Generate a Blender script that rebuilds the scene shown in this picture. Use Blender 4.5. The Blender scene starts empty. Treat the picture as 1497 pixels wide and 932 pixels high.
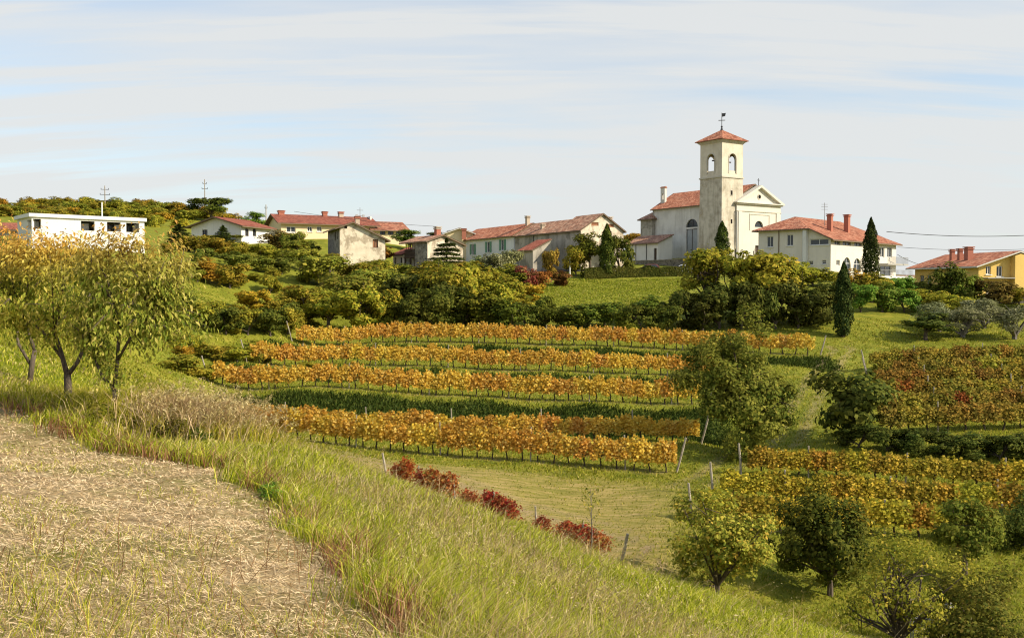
import bpy, bmesh, math, random
import numpy as np
from mathutils import Vector, Matrix

scene = bpy.context.scene
C = scene.collection
PI = math.pi
R = math.radians

# ------------------------------------------------------------------ camera
PW, PH, PF = 1497.0, 932.0, 1400.0          # photograph size and focal length in its pixels
HOR = 420.0                                  # row of the horizon
PITCH = math.atan((PH / 2 - HOR) / PF)
cam_d = bpy.data.cameras.new('camera')
cam_d.sensor_width = 36.0
cam_d.lens = 36.0 * PF / PW
cam_d.clip_start = 0.1
cam_d.clip_end = 20000
cam = bpy.data.objects.new('camera', cam_d)
C.objects.link(cam)
cam.location = (0, 0, 0)
cam.rotation_euler = (PI / 2 - PITCH, 0, 0)
scene.camera = cam

# ------------------------------------------------------------------ sky, sun, exposure
SUN_AZ, SUN_EL = -20.0, 33.0                   # degrees from +x towards +y; above the horizon
world = bpy.data.worlds.new('World')
scene.world = world
world.use_nodes = True
wn, wl = world.node_tree.nodes, world.node_tree.links
wn.clear()
w_out = wn.new('ShaderNodeOutputWorld')
w_bg = wn.new('ShaderNodeBackground')
w_bg.inputs['Strength'].default_value = 0.1
sky = wn.new('ShaderNodeTexSky')
sky.sky_type = 'NISHITA'
sky.sun_disc = False
sky.sun_elevation = R(SUN_EL)
sky.sun_rotation = R(90 - SUN_AZ)
sky.air_density = 1.0
sky.dust_density = 1.0
sky.ozone_density = 1.5
wtc = wn.new('ShaderNodeTexCoord')
wsep = wn.new('ShaderNodeSeparateXYZ')
wl.new(wtc.outputs['Generated'], wsep.inputs[0])


def wmath(op, a, b=None, clamp=False):
    n = wn.new('ShaderNodeMath'); n.operation = op; n.use_clamp = clamp
    for i, v in enumerate((a, b)):
        if v is None: continue
        if isinstance(v, (int, float)): n.inputs[i].default_value = v
        else: wl.new(v, n.inputs[i])
    return n.outputs[0]


# thin cirrus on a flat layer high above the place
wz = wmath('MAXIMUM', wsep.outputs['Z'], 0.0)
den = wmath('ADD', wz, 0.16)
cu = wmath('DIVIDE', wsep.outputs['X'], den)
cv = wmath('DIVIDE', wsep.outputs['Y'], den)
wcomb = wn.new('ShaderNodeCombineXYZ')
wl.new(cu, wcomb.inputs[0]); wl.new(cv, wcomb.inputs[1])
wmap = wn.new('ShaderNodeMapping')
wmap.inputs['Rotation'].default_value = (0, 0, R(7))
wmap.inputs['Scale'].default_value = (0.42, 1.5, 1)
wmap.inputs['Location'].default_value = (2.3, 0.35, 0)
wl.new(wcomb.outputs[0], wmap.inputs[0])
cn = wn.new('ShaderNodeTexNoise')
cn.inputs['Scale'].default_value = 1.25; cn.inputs['Detail'].default_value = 7; cn.inputs['Roughness'].default_value = 0.52
cn.inputs['Distortion'].default_value = 0.35
wl.new(wmap.outputs[0], cn.inputs['Vector'])
wmap2 = wn.new('ShaderNodeMapping')
wmap2.inputs['Rotation'].default_value = (0, 0, R(-5))
wmap2.inputs['Scale'].default_value = (0.38, 3.2, 1)
wl.new(wcomb.outputs[0], wmap2.inputs[0])
cn2 = wn.new('ShaderNodeTexNoise')
cn2.inputs['Scale'].default_value = 1.6; cn2.inputs['Detail'].default_value = 8; cn2.inputs['Roughness'].default_value = 0.6
wl.new(wmap2.outputs[0], cn2.inputs['Vector'])
cr = wn.new('ShaderNodeValToRGB')
cr.color_ramp.elements[0].position = 0.38; cr.color_ramp.elements[1].position = 0.66
wl.new(cn.outputs[0], cr.inputs[0])
cr2 = wn.new('ShaderNodeValToRGB')
cr2.color_ramp.elements[0].position = 0.48; cr2.color_ramp.elements[1].position = 0.72
wl.new(cn2.outputs[0], cr2.inputs[0])
cl = wmath('ADD', wmath('MULTIPLY', cr.outputs[0], 0.80), wmath('MULTIPLY', cr2.outputs[0], 0.55))
hz = wmath('SUBTRACT', 1.0, wmath('DIVIDE', wz, 0.38), True)     # milky air low down
cl = wmath('ADD', cl, wmath('MULTIPLY', hz, 0.9), True)
cl = wmath('MULTIPLY', cl, 0.95)
wmix = wn.new('ShaderNodeMix'); wmix.data_type = 'RGBA'
wl.new(cl, wmix.inputs['Factor'])
wgain = wn.new('ShaderNodeMix'); wgain.data_type = 'RGBA'; wgain.blend_type = 'MULTIPLY'
wgain.inputs['Factor'].default_value = 1.0
wl.new(sky.outputs[0], wgain.inputs['A']); wgain.inputs['B'].default_value = (1.42, 1.5, 1.5, 1)
wl.new(wgain.outputs['Result'], wmix.inputs['A'])
wmix.inputs['B'].default_value = (6.0, 6.12, 6.1, 1)
wl.new(wmix.outputs['Result'], w_bg.inputs['Color'])
wl.new(w_bg.outputs[0], w_out.inputs['Surface'])

sun_d = bpy.data.lights.new('sun', 'SUN')
sun_d.energy = 5.0
sun_d.angle = R(0.55)
sun_d.color = (1.0, 0.885, 0.69)
sun = bpy.data.objects.new('sun', sun_d)
C.objects.link(sun)
sdir = Vector((math.cos(R(SUN_EL)) * math.cos(R(SUN_AZ)), math.cos(R(SUN_EL)) * math.sin(R(SUN_AZ)), math.sin(R(SUN_EL))))
sun.rotation_euler = sdir.to_track_quat('Z', 'Y').to_euler()
sun.location = (60, 10, 60)

scene.view_settings.view_transform = 'Standard'
scene.view_settings.look = 'None'
scene.view_settings.exposure = 0.38
scene.view_settings.gamma = 1.0
scene.view_settings.use_curve_mapping = False
scene.cycles.filter_width = 1.15
scene.cycles.max_bounces = 6
scene.cycles.diffuse_bounces = 4
scene.cycles.glossy_bounces = 2
scene.cycles.transmission_bounces = 3
scene.cycles.caustics_reflective = False
scene.cycles.caustics_refractive = False

# ------------------------------------------------------------------ helpers
CP, SP = math.cos(PITCH), math.sin(PITCH)


def at(px, py, d):
    """world point seen at a pixel of the photograph, d metres ahead"""
    u = (px - PW / 2) / PF; v = (PH / 2 - py) / PF
    y = CP + v * SP; z = -SP + v * CP
    k = d / y
    return Vector((u * k, d, z * k))


def zat(py, d):
    return at(PW / 2, py, d).z


def xat(px, d):
    return (px - PW / 2) / PF * d * 1.0


# --- terrain: a smooth surface through surveyed heights (thin plate spline)
ctrl = []


def cp(px, py, d):
    p = at(px, py, d); ctrl.append((p.x, p.y, p.z))


def cw(x, y, z):
    ctrl.append((x, y, z))


cw(0, 0, -1.75); cw(-6, 0, -1.55); cw(7, 0, -2.6); cw(0, -12, -1.2); cw(-14, 6, -1.6); cw(18, 4, -4.6); cw(-30, -12, -1.0); cw(30, -12, -5.5)
for a in ((100, 932, 6.0), (350, 932, 6.2), (600, 932, 6.5), (0, 700, 13), (200, 760, 10.5), (0, 620, 20), (120, 660, 18), (330, 690, 15.5),
          (470, 800, 9.6), (97, 600, 23), (165, 612, 21), (45, 560, 29), (10, 500, 34), (0, 470, 46), (-80, 480, 34), (260, 610, 23), (-150, 560, 24),
          (440, 668, 20.5), (560, 716, 18.5), (700, 775, 17), (850, 832, 16.5), (1000, 880, 16.5), (1200, 935, 16.5), (850, 930, 10), (1100, 990, 10),
          (330, 640, 23)): cp(*a)
# valley meadow and red row
for a in ((890, 806, 36), (740, 770, 38), (600, 716, 42), (900, 745, 43), (700, 694, 47), (500, 664, 50), (1050, 884, 32), (1000, 800, 36), (1330, 945, 26),
          (1235, 872, 34), (1415, 842, 36), (1497, 845, 36), (1000, 720, 45), (1200, 915, 27), (1497, 1000, 24)): cp(*a)
ROWA = [(345, 628, 58), (430, 643, 56), (560, 658, 54), (700, 670, 52.5), (850, 681, 51), (975, 691, 50)]
ROWB = [(345, 622, 62), (450, 628, 60.5), (600, 634, 59), (760, 640, 57.5), (900, 644, 57), (1012, 647, 56)]
ROW2 = [(315, 562, 68), (430, 567, 68), (560, 573, 68), (700, 580, 68), (860, 587, 67), (1025, 592, 66)]
ROW3 = [(370, 530, 77), (500, 533, 77.5), (640, 536, 77.5), (800, 542, 77), (930, 547, 76.5), (1040, 551, 76)]
ROW4 = [(435, 502, 86), (560, 501, 87), (720, 502, 87), (880, 506, 86.5), (1040, 513, 85), (1190, 520, 83)]
for r in (ROWA, ROWB, ROW2, ROW3, ROW4):
    for a in r: cp(*a)
for (px, py, d) in ROW2:                     # bank under the second terrace
    p = at(px, py, d); cw(p.x, p.y - 2.0, p.z - 0.05); cw(p.x, p.y - 5.2, p.z - 1.75); cw(p.x, p.y + 2.0, p.z + 0.1)
for r in (ROW3, ROW4):
    for (px, py, d) in r:
        p = at(px, py, d); cw(p.x, p.y - 1.6, p.z - 0.05); cw(p.x, p.y - 4.0, p.z - 0.95)
# above the rows, up to the village
for a in ((440, 480, 95), (600, 478, 97), (800, 478, 97), (960, 474, 97), (1100, 474, 97), (900, 446, 112), (880, 412, 136), (980, 410, 136), (833, 405, 140), (995, 400, 150), (920, 397, 152),
          (1050, 380, 171), (1100, 380, 176), (940, 381, 180), (1000, 379, 176), (1000, 395, 157), (940, 395, 160), (900, 396, 160), (700, 395, 150), (700, 386, 178), (850, 396, 146), (780, 394, 160), (760, 430, 118), (640, 425, 118), (640, 396, 135),
          (530, 393, 136), (520, 420, 115), (440, 372, 150), (330, 354, 150), (280, 356, 148), (500, 352, 166), (410, 350, 166), (590, 360, 170), (120, 362, 104), (40, 362, 100), (210, 360, 116),
          (0, 400, 80), (150, 420, 80), (350, 380, 118), (300, 440, 92), (400, 470, 88), (250, 480, 80), (330, 520, 78), (200, 500, 66), (300, 560, 60), (180, 540, 45), (340, 410, 104),
          (0, 328, 150), (150, 318, 190), (0, 304, 220), (100, 302, 225), (220, 308, 225), (310, 318, 215), (380, 330, 215), (-200, 300, 220), (450, 345, 215), (600, 356, 215), (800, 372, 220), (1050, 380, 230),
          (1214, 408, 138), (1310, 412, 150), (1150, 400, 142), (1180, 420, 125), (1337, 428, 132), (1430, 432, 120), (1497, 432, 120), (1300, 425, 128), (1400, 446, 112), (1497, 450, 110),
          (1250, 478, 95), (1233, 492, 92), (1380, 490, 94), (1497, 490, 94), (1190, 470, 97), (1220, 560, 72), (1195, 612, 62), (1160, 540, 78), (1300, 522, 82), (1497, 520, 82), (1400, 580, 66), (1280, 640, 57), (1497, 645, 55),
          (1090, 668, 53), (1050, 660, 53), (1180, 670, 52), (1350, 700, 49), (1100, 776, 41), (1300, 790, 40), (1497, 806, 39), (1000, 760, 41), (1320, 415, 170), (1497, 412, 170), (1497, 408, 230), (1300, 400, 230)): cp(*a)
cw(-200, 120, 9); cw(-200, 60, 3); cw(-120, 20, 0); cw(160, 60, -9); cw(160, 130, -1); cw(120, 20, -12); cw(180, 230, 2); cw(-200, 230, 20)

_P = np.array([(c[0], c[1]) for c in ctrl]) / 50.0
_Z = np.array([c[2] for c in ctrl])


def _k(r2):
    return 0.5 * r2 * np.log(r2 + 1e-12)


_n = len(_Z)
_A = np.zeros((_n + 3, _n + 3))
_d2 = ((_P[:, None, :] - _P[None, :, :]) ** 2).sum(-1)
_A[:_n, :_n] = _k(_d2) + np.eye(_n) * 4e-5
_A[:_n, _n] = 1; _A[:_n, _n + 1:] = _P
_A[_n, :_n] = 1; _A[_n + 1:, :_n] = _P.T
_S = np.linalg.solve(_A, np.concatenate([_Z, np.zeros(3)]))


def smoothstep(a, b, x):
    t = np.clip((x - a) / (b - a), 0, 1)
    return t * t * (3 - 2 * t)


def height(x, y):
    x = np.atleast_1d(np.asarray(x, float)); y = np.atleast_1d(np.asarray(y, float))
    out = np.empty(x.size)
    xf, yf = x.ravel(), y.ravel()
    for i in range(0, xf.size, 20000):
        q = np.stack([np.clip(xf[i:i + 20000], -230, 230), np.clip(yf[i:i + 20000], -25, 260)], -1) / 50.0
        d2 = ((q[:, None, :] - _P[None]) ** 2).sum(-1)
        out[i:i + 20000] = _k(d2) @ _S[:_n] + _S[_n] + q @ _S[_n + 1:]
    # small unevenness
    out += 0.035 * np.sin(xf * 1.9 + 0.7 * np.sin(yf * 1.3)) * np.sin(yf * 2.1 + 1.1 * np.sin(xf * 0.9)) + 0.02 * np.sin(xf * 5.1 + yf * 3.3) * np.sin(yf * 4.7 - xf * 2.2)
    far = np.maximum(np.maximum(np.abs(xf) - 170, 0) / 80.0, np.maximum(yf - 215, 0) / 70.0)
    far = np.maximum(far, np.maximum(-15 - yf, 0) / 60.0)
    w = smoothstep(0, 1, far)
    out = out * (1 - w) + (-22.0) * w
    return out.reshape(x.shape)


def gz(x, y):
    return float(height([x], [y])[0])


def hit(px, py, d0=3.0, d1=260.0):
    """first point of the terrain along a line of sight"""
    ds = np.exp(np.linspace(math.log(d0), math.log(d1), 700))
    p = at(px, py, 1.0)
    h = height(p.x * ds, ds)
    below = np.nonzero(p.z * ds <= h)[0]
    d = ds[below[0]] if len(below) else d1
    return Vector((p.x * d, d, gz(p.x * d, d)))


def on(px, d):
    """ground point d metres ahead in the direction of a picture column"""
    x = xat(px, d)
    return Vector((x, d, gz(x, d)))


# --- meshes and objects
def npmesh(name, V, loops, sizes, uv=None, smooth=False):
    me = bpy.data.meshes.new(name)
    V = np.asarray(V, np.float32); loops = np.asarray(loops, np.int32); sizes = np.asarray(sizes, np.int32)
    me.vertices.add(len(V)); me.vertices.foreach_set('co', V.ravel())
    me.loops.add(len(loops)); me.loops.foreach_set('vertex_index', loops)
    st = np.concatenate([[0], np.cumsum(sizes)[:-1]]).astype(np.int32)
    me.polygons.add(len(sizes)); me.polygons.foreach_set('loop_start', st); me.polygons.foreach_set('loop_total', sizes)
    if smooth: me.polygons.foreach_set('use_smooth', np.ones(len(sizes), bool))
    me.update(calc_edges=True)
    return me


def pymesh(name, V, F):
    me = bpy.data.meshes.new(name); me.from_pydata([tuple(v) for v in V], [], F); me.update()
    return me


def add(name, me, mat=None, parent=None, loc=None):
    o = bpy.data.objects.new(name, me); C.objects.link(o)
    if mat is not None and len(me.materials) == 0: me.materials.append(mat)
    if parent is not None: o.parent = parent
    if loc is not None: o.location = loc
    return o


def tag(o, label=None, cat=None, group=None, kind=None):
    if label: o['label'] = label
    if cat: o['category'] = cat
    if group: o['group'] = group
    if kind: o['kind'] = kind
    return o


def thing(name, label, cat, loc=(0, 0, 0), rz=0.0, group=None):
    o = bpy.data.objects.new(name, None); C.objects.link(o)
    o.empty_display_size = 0.2
    o.location = loc; o.rotation_euler = (0, 0, rz)
    return tag(o, label, cat, group)


class MB:
    """collects simple solids into one mesh"""
    def __init__(s): s.V = []; s.F = []

    def box(s, a, b):
        x0, y0, z0 = a; x1, y1, z1 = b; n = len(s.V)
        s.V += [(x0, y0, z0), (x1, y0, z0), (x1, y1, z0), (x0, y1, z0), (x0, y0, z1), (x1, y0, z1), (x1, y1, z1), (x0, y1, z1)]
        for f in ((0, 3, 2, 1), (4, 5, 6, 7), (0, 1, 5, 4), (1, 2, 6, 5), (2, 3, 7, 6), (3, 0, 4, 7)): s.F.append(tuple(n + i for i in f))
        return s

    def frustum(s, c, r0, r1, z0, z1, k=4, rot=PI / 4):
        n = len(s.V)
        for (r, z) in ((r0, z0), (r1, z1)):
            for i in range(k):
                t = rot + 2 * PI * i / k
                s.V.append((c[0] + r * math.cos(t), c[1] + r * math.sin(t), z))
        for i in range(k): s.F.append((n + i, n + (i + 1) % k, n + k + (i + 1) % k, n + k + i))
        s.F.append(tuple(n + i for i in reversed(range(k)))); s.F.append(tuple(n + k + i for i in range(k)))
        return s

    def tube(s, pts, rad, k=6):
        pts = [Vector(p) for p in pts]
        if not isinstance(rad, (list, tuple)): rad = [rad] * len(pts)
        n = len(s.V)
        for i, p in enumerate(pts):
            t = (pts[min(i + 1, len(pts) - 1)] - pts[max(i - 1, 0)]).normalized()
            u = t.orthogonal().normalized() if abs(t.z) > 0.9 else t.cross(Vector((0, 0, 1))).normalized()
            if i and u.dot(pu) < 0: u = -u
            pu = u
            v = t.cross(u)
            for j in range(k):
                a = 2 * PI * j / k
                s.V.append(tuple(p + (u * math.cos(a) + v * math.sin(a)) * rad[i]))
        for i in range(len(pts) - 1):
            for j in range(k):
                s.F.append((n + i * k + j, n + i * k + (j + 1) % k, n + (i + 1) * k + (j + 1) % k, n + (i + 1) * k + j))
        s.F.append(tuple(n + j for j in reversed(range(k)))); s.F.append(tuple(n + (len(pts) - 1) * k + j for j in range(k)))
        return s

    def prism(s, poly, d):
        """poly: 3d points, d: extrusion vector"""
        n = len(s.V); k = len(poly)
        s.V += [tuple(p) for p in poly] + [tuple(Vector(p) + Vector(d)) for p in poly]
        s.F.append(tuple(n + i for i in range(k))); s.F.append(tuple(n + k + i for i in reversed(range(k))))
        for i in range(k): s.F.append((n + (i + 1) % k, n + i, n + k + i, n + k + (i + 1) % k))
        return s

    def mesh(s, name): return pymesh(name, s.V, s.F)

    def build(s, name, mat, parent=None, smooth=False):
        me = s.mesh(name)
        if smooth:
            for p in me.polygons: p.use_smooth = True
        return add(name, me, mat, parent)


# ------------------------------------------------------------------ materials
def mat(name):
    m = bpy.data.materials.new(name); m.use_nodes = True
    nt = m.node_tree; nt.nodes.clear()
    out = nt.nodes.new('ShaderNodeOutputMaterial')
    return m, nt, out


class NG:
    def __init__(s, nt): s.nt = nt

    def n(s, t, **kw):
        x = s.nt.nodes.new(t)
        for k, v in kw.items(): setattr(x, k, v)
        return x

    def l(s, a, b): s.nt.links.new(a, b)

    def noise(s, vec, scale, detail=4, rough=0.55, dist=0.0):
        x = s.n('ShaderNodeTexNoise'); x.inputs['Scale'].default_value = scale; x.inputs['Detail'].default_value = detail
        x.inputs['Roughness'].default_value = rough; x.inputs['Distortion'].default_value = dist
        if vec is not None: s.l(vec, x.inputs['Vector'])
        return x.outputs[0]

    def ramp(s, fac, stops):
        x = s.n('ShaderNodeValToRGB'); e = x.color_ramp.elements
        while len(e) < len(stops): e.new(0.5)
        for i, (p, c) in enumerate(stops):
            e[i].position = p; e[i].color = (c[0], c[1], c[2], 1) if len(c) == 3 else c
        s.l(fac, x.inputs[0])
        return x.outputs[0]

    def mix(s, f, a, b, mode='MIX'):
        x = s.n('ShaderNodeMix'); x.data_type = 'RGBA'; x.blend_type = mode
        for sock, v in (('Factor', f), ('A', a), ('B', b)):
            if isinstance(v, (int, float)): x.inputs[sock].default_value = v if sock == 'Factor' else (v, v, v, 1)
            elif isinstance(v, tuple): x.inputs[sock].default_value = (*v[:3], 1)
            else: s.l(v, x.inputs[sock])
        return x.outputs['Result']

    def math(s, op, a, b=None, clamp=False):
        x = s.n('ShaderNodeMath'); x.operation = op; x.use_clamp = clamp
        for i, v in enumerate((a, b)):
            if v is None: continue
            if isinstance(v, (int, float)): x.inputs[i].default_value = v
            else: s.l(v, x.inputs[i])
        return x.outputs[0]

    def mapping(s, vec, scale=(1, 1, 1), rot=(0, 0, 0)):
        x = s.n('ShaderNodeMapping'); x.inputs['Scale'].default_value = scale; x.inputs['Rotation'].default_value = rot
        s.l(vec, x.inputs[0]); return x.outputs[0]

    def bump(s, h, strength=0.5, dist=0.05):
        x = s.n('ShaderNodeBump'); x.inputs['Strength'].default_value = strength; x.inputs['Distance'].default_value = dist
        s.l(h, x.inputs['Height']); return x.outputs[0]

    def pbsdf(s, col, rough=0.8, spec=0.3, normal=None, metal=0.0):
        x = s.n('ShaderNodeBsdfPrincipled')
        if isinstance(col, tuple): x.inputs['Base Color'].default_value = (*col[:3], 1)
        else: s.l(col, x.inputs['Base Color'])
        if isinstance(rough, (int, float)): x.inputs['Roughness'].default_value = rough
        else: s.l(rough, x.inputs['Roughness'])
        x.inputs['Specular IOR Level'].default_value = spec; x.inputs['Metallic'].default_value = metal
        if normal is not None: s.l(normal, x.inputs['Normal'])
        return x.outputs[0]


def leafmat(name, stops, transl=0.3, rough=0.6, zgrad=None, clump=None, objvar=0.25, spec=0.03):
    """stops: colours picked at random for each leaf; zgrad: (z0, z1, stops) colours towards the top of the crown"""
    m, nt, out = mat(name); g = NG(nt)
    geo = g.n('ShaderNodeNewGeometry'); oi = g.n('ShaderNodeObjectInfo'); tc = g.n('ShaderNodeTexCoord')
    rnd = geo.outputs['Random Per Island']
    col = g.ramp(rnd, stops)
    if zgrad:
        sep = g.n('ShaderNodeSeparateXYZ'); g.l(tc.outputs['Object'], sep.inputs[0])
        f = g.math('DIVIDE', g.math('SUBTRACT', sep.outputs['Z'], zgrad[0]), zgrad[1] - zgrad[0], True)
        nz = g.noise(tc.outputs['Object'], 0.9, 3)
        f = g.math('ADD', f, g.math('MULTIPLY', g.math('SUBTRACT', nz, 0.5), 0.9), True)
        col = g.mix(f, col, g.ramp(rnd, zgrad[2]))
    if clump:
        nz = g.noise(tc.outputs['Object'], clump[0], 3)
        f = g.ramp(nz, [(0.42, (0, 0, 0)), (0.62, (1, 1, 1))])
        f2 = g.math('MULTIPLY', f, clump[1])
        col = g.mix(f2, col, g.ramp(rnd, clump[2]))
    col = g.mix(1.0, col, oi.outputs['Color'], 'MULTIPLY')
    hv = g.n('ShaderNodeHueSaturation')
    g.l(g.math('ADD', g.math('MULTIPLY', g.math('SUBTRACT', oi.outputs['Random'], 0.5), 0.03), 0.5), hv.inputs['Hue'])
    g.l(g.math('ADD', g.math('MULTIPLY', oi.outputs['Random'], objvar), 1 - objvar / 2), hv.inputs['Value'])
    g.l(col, hv.inputs['Color'])
    b = g.pbsdf(hv.outputs[0], rough, spec)
    t = g.n('ShaderNodeBsdfTranslucent'); g.l(hv.outputs[0], t.inputs[0])
    mx = g.n('ShaderNodeMixShader'); mx.inputs[0].default_value = transl
    g.l(b, mx.inputs[1]); g.l(t.outputs[0], mx.inputs[2]); g.l(mx.outputs[0], out.inputs['Surface'])
    return m


def barkmat(name, a, b):
    m, nt, out = mat(name); g = NG(nt); tc = g.n('ShaderNodeTexCoord')
    v = g.mapping(tc.outputs['Object'], (14, 14, 3))
    nz = g.noise(v, 1.5, 5)
    g.l(g.pbsdf(g.ramp(nz, [(0.3, a), (0.7, b)]), 0.9, 0.15, g.bump(nz, 0.8, 0.03)), out.inputs['Surface'])
    return m


def plaster(name, col, dirt=(0.30, 0.27, 0.22), amount=0.5, streak=0.4, rough=0.9, patch=None, scale=1.0):
    """old lime plaster: blotches, streaks running down, bare patches"""
    m, nt, out = mat(name); g = NG(nt); tc = g.n('ShaderNodeTexCoord'); o = tc.outputs['Object']
    n1 = g.noise(o, 0.45 * scale, 6, 0.62)
    st = g.noise(g.mapping(o, (1.6, 1.6, 0.12)), 1.4, 5, 0.6)
    fine = g.noise(o, 9, 4, 0.6)
    f = g.math('MULTIPLY', g.ramp(n1, [(0.42, (0, 0, 0)), (0.72, (1, 1, 1))]), amount)
    c = g.mix(f, col, dirt)
    f = g.math('MULTIPLY', g.ramp(st, [(0.5, (0, 0, 0)), (0.78, (1, 1, 1))]), streak)
    c = g.mix(f, c, dirt)
    if patch:
        np_ = g.noise(o, patch[1], 6, 0.68)
        f = g.ramp(np_, [(patch[2], (0, 0, 0)), (patch[2] + 0.06, (1, 1, 1))])
        vor = g.n('ShaderNodeTexVoronoi'); vor.inputs['Scale'].default_value = 2.6; g.l(o, vor.inputs['Vector'])
        vs_ = g.n('ShaderNodeSeparateColor'); g.l(vor.outputs['Color'], vs_.inputs[0]); pc = g.mix(g.math('MULTIPLY', vs_.outputs[0], 0.6), patch[0], tuple(v * 1.5 for v in patch[0]))
        c = g.mix(f, c, pc)
    c = g.mix(g.math('MULTIPLY', fine, 0.22), c, g.mix(1.0, c, (0.55, 0.52, 0.48), 'MULTIPLY'))
    g.l(g.pbsdf(c, rough, 0.15, g.bump(g.math('ADD', fine, g.math('MULTIPLY', n1, 2)), 0.35, 0.03)), out.inputs['Surface'])
    return m


def stonemat(name, cols, scale=2.2, mortar=(0.32, 0.29, 0.24)):
    m, nt, out = mat(name); g = NG(nt); tc = g.n('ShaderNodeTexCoord'); o = tc.outputs['Object']
    v = g.mapping(o, (1, 1, 1.7))
    vor = g.n('ShaderNodeTexVoronoi'); vor.inputs['Scale'].default_value = scale; g.l(v, vor.inputs['Vector'])
    ve = g.n('ShaderNodeTexVoronoi'); ve.feature = 'DISTANCE_TO_EDGE'; ve.inputs['Scale'].default_value = scale; g.l(v, ve.inputs['Vector'])
    sp = g.n('ShaderNodeSeparateColor'); g.l(vor.outputs['Color'], sp.inputs[0])
    c = g.ramp(sp.outputs[0], cols)
    nz = g.noise(o, 1.1, 6, 0.65)
    c = g.mix(g.ramp(nz, [(0.4, (0, 0, 0)), (0.75, (0.8, 0.8, 0.8))]), c, (0.13, 0.12, 0.10))
    e = g.ramp(ve.outputs['Distance'], [(0.0, (0, 0, 0)), (0.09, (1, 1, 1))])
    c = g.mix(e, mortar, c)
    g.l(g.pbsdf(c, 0.92, 0.15, g.bump(e, 0.9, 0.06)), out.inputs['Surface'])
    return m


def tilemat(name, cols, dark=(0.10, 0.07, 0.055), age=0.45):
    """barrel tiles; UV carries metres along and up the slope"""
    m, nt, out = mat(name); g = NG(nt); tc = g.n('ShaderNodeTexCoord'); uv = tc.outputs['UV']
    sep = g.n('ShaderNodeSeparateXYZ'); g.l(uv, sep.inputs[0])
    a = g.math('FLOOR', g.math('DIVIDE', sep.outputs[0], 0.32)); b = g.math('FLOOR', g.math('DIVIDE', sep.outputs[1], 0.40))
    cmb = g.n('ShaderNodeCombineXYZ'); g.l(a, cmb.inputs[0]); g.l(b, cmb.inputs[1])
    wn_ = g.n('ShaderNodeTexWhiteNoise'); wn_.noise_dimensions = '2D'; g.l(cmb.outputs[0], wn_.inputs['Vector'])
    c = g.ramp(wn_.outputs['Value'], cols)
    nz = g.noise(tc.outputs['Object'], 0.7, 6, 0.65)
    c = g.mix(g.math('MULTIPLY', g.ramp(nz, [(0.42, (0, 0, 0)), (0.7, (1, 1, 1))]), age), c, dark)
    fr = g.math('FRACT', g.math('DIVIDE', sep.outputs[1], 0.40))
    g.l(g.pbsdf(c, 0.85, 0.2, g.bump(fr, 0.6, -0.04)), out.inputs['Surface'])
    return m


def plain(name, col, rough=0.6, spec=0.3, var=0.25, metal=0.0, scale=6.0):
    m, nt, out = mat(name); g = NG(nt); tc = g.n('ShaderNodeTexCoord')
    nz = g.noise(tc.outputs['Object'], scale, 5, 0.6)
    c = g.mix(g.math('MULTIPLY', nz, var * 2), col, tuple(v * 0.55 for v in col))
    g.l(g.pbsdf(c, rough, spec, g.bump(nz, 0.2, 0.01), metal), out.inputs['Surface'])
    return m


def glassmat(name, col=(0.02, 0.025, 0.03)):
    m, nt, out = mat(name); g = NG(nt); tc = g.n('ShaderNodeTexCoord')
    nz = g.noise(tc.outputs['Object'], 1.3, 2)
    g.l(g.pbsdf(g.mix(nz, col, tuple(v * 2.2 for v in col)), 0.08, 0.5), out.inputs['Surface'])
    return m


M = {}
M['glass'] = glassmat('window_glass')
M['bark'] = barkmat('bark', (0.055, 0.042, 0.032), (0.16, 0.125, 0.095))
M['bark_grey'] = barkmat('bark_grey', (0.09, 0.08, 0.07), (0.24, 0.21, 0.18))
M['vine_wood'] = barkmat('vine_wood', (0.03, 0.022, 0.016), (0.10, 0.075, 0.055))
M['post_wood'] = barkmat('post_wood', (0.20, 0.17, 0.13), (0.48, 0.42, 0.34))
# foliage colours
OL1, OL2, OL3 = (0.060, 0.085, 0.016), (0.115, 0.130, 0.022), (0.200, 0.185, 0.035)
M['leaf_bush'] = leafmat('leaf_bush', [(0.0, (0.075, 0.105, 0.016)), (0.45, (0.17, 0.19, 0.026)), (0.85, (0.30, 0.28, 0.042)), (1.0, (0.40, 0.30, 0.06))], transl=0.36, clump=(0.5, 0.7, [(0, (0.26, 0.24, 0.035)), (1, (0.40, 0.34, 0.06))]))
M['leaf_dark'] = leafmat('leaf_dark', [(0.0, (0.032, 0.048, 0.010)), (0.6, (0.075, 0.095, 0.016)), (1.0, (0.16, 0.16, 0.03))], transl=0.24, clump=(0.45, 0.6, [(0, (0.10, 0.105, 0.018)), (1, (0.17, 0.15, 0.03))]))
M['leaf_green'] = leafmat('leaf_green', [(0.0, (0.07, 0.135, 0.018)), (0.6, (0.15, 0.24, 0.03)), (1.0, (0.28, 0.32, 0.06))])
M['leaf_olive'] = leafmat('leaf_olive', [(0.0, (0.12, 0.135, 0.055)), (0.6, (0.25, 0.26, 0.115)), (1.0, (0.42, 0.41, 0.22))], transl=0.25)
M['leaf_cypress'] = leafmat('leaf_cypress', [(0.0, (0.020, 0.036, 0.010)), (0.6, (0.046, 0.066, 0.014)), (1.0, (0.10, 0.115, 0.028))], transl=0.1)
M['leaf_red'] = leafmat('leaf_red', [(0.0, (0.20, 0.035, 0.02)), (0.45, (0.42, 0.09, 0.045)), (0.75, (0.50, 0.19, 0.07)), (1.0, (0.34, 0.25, 0.07))], transl=0.35)
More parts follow.
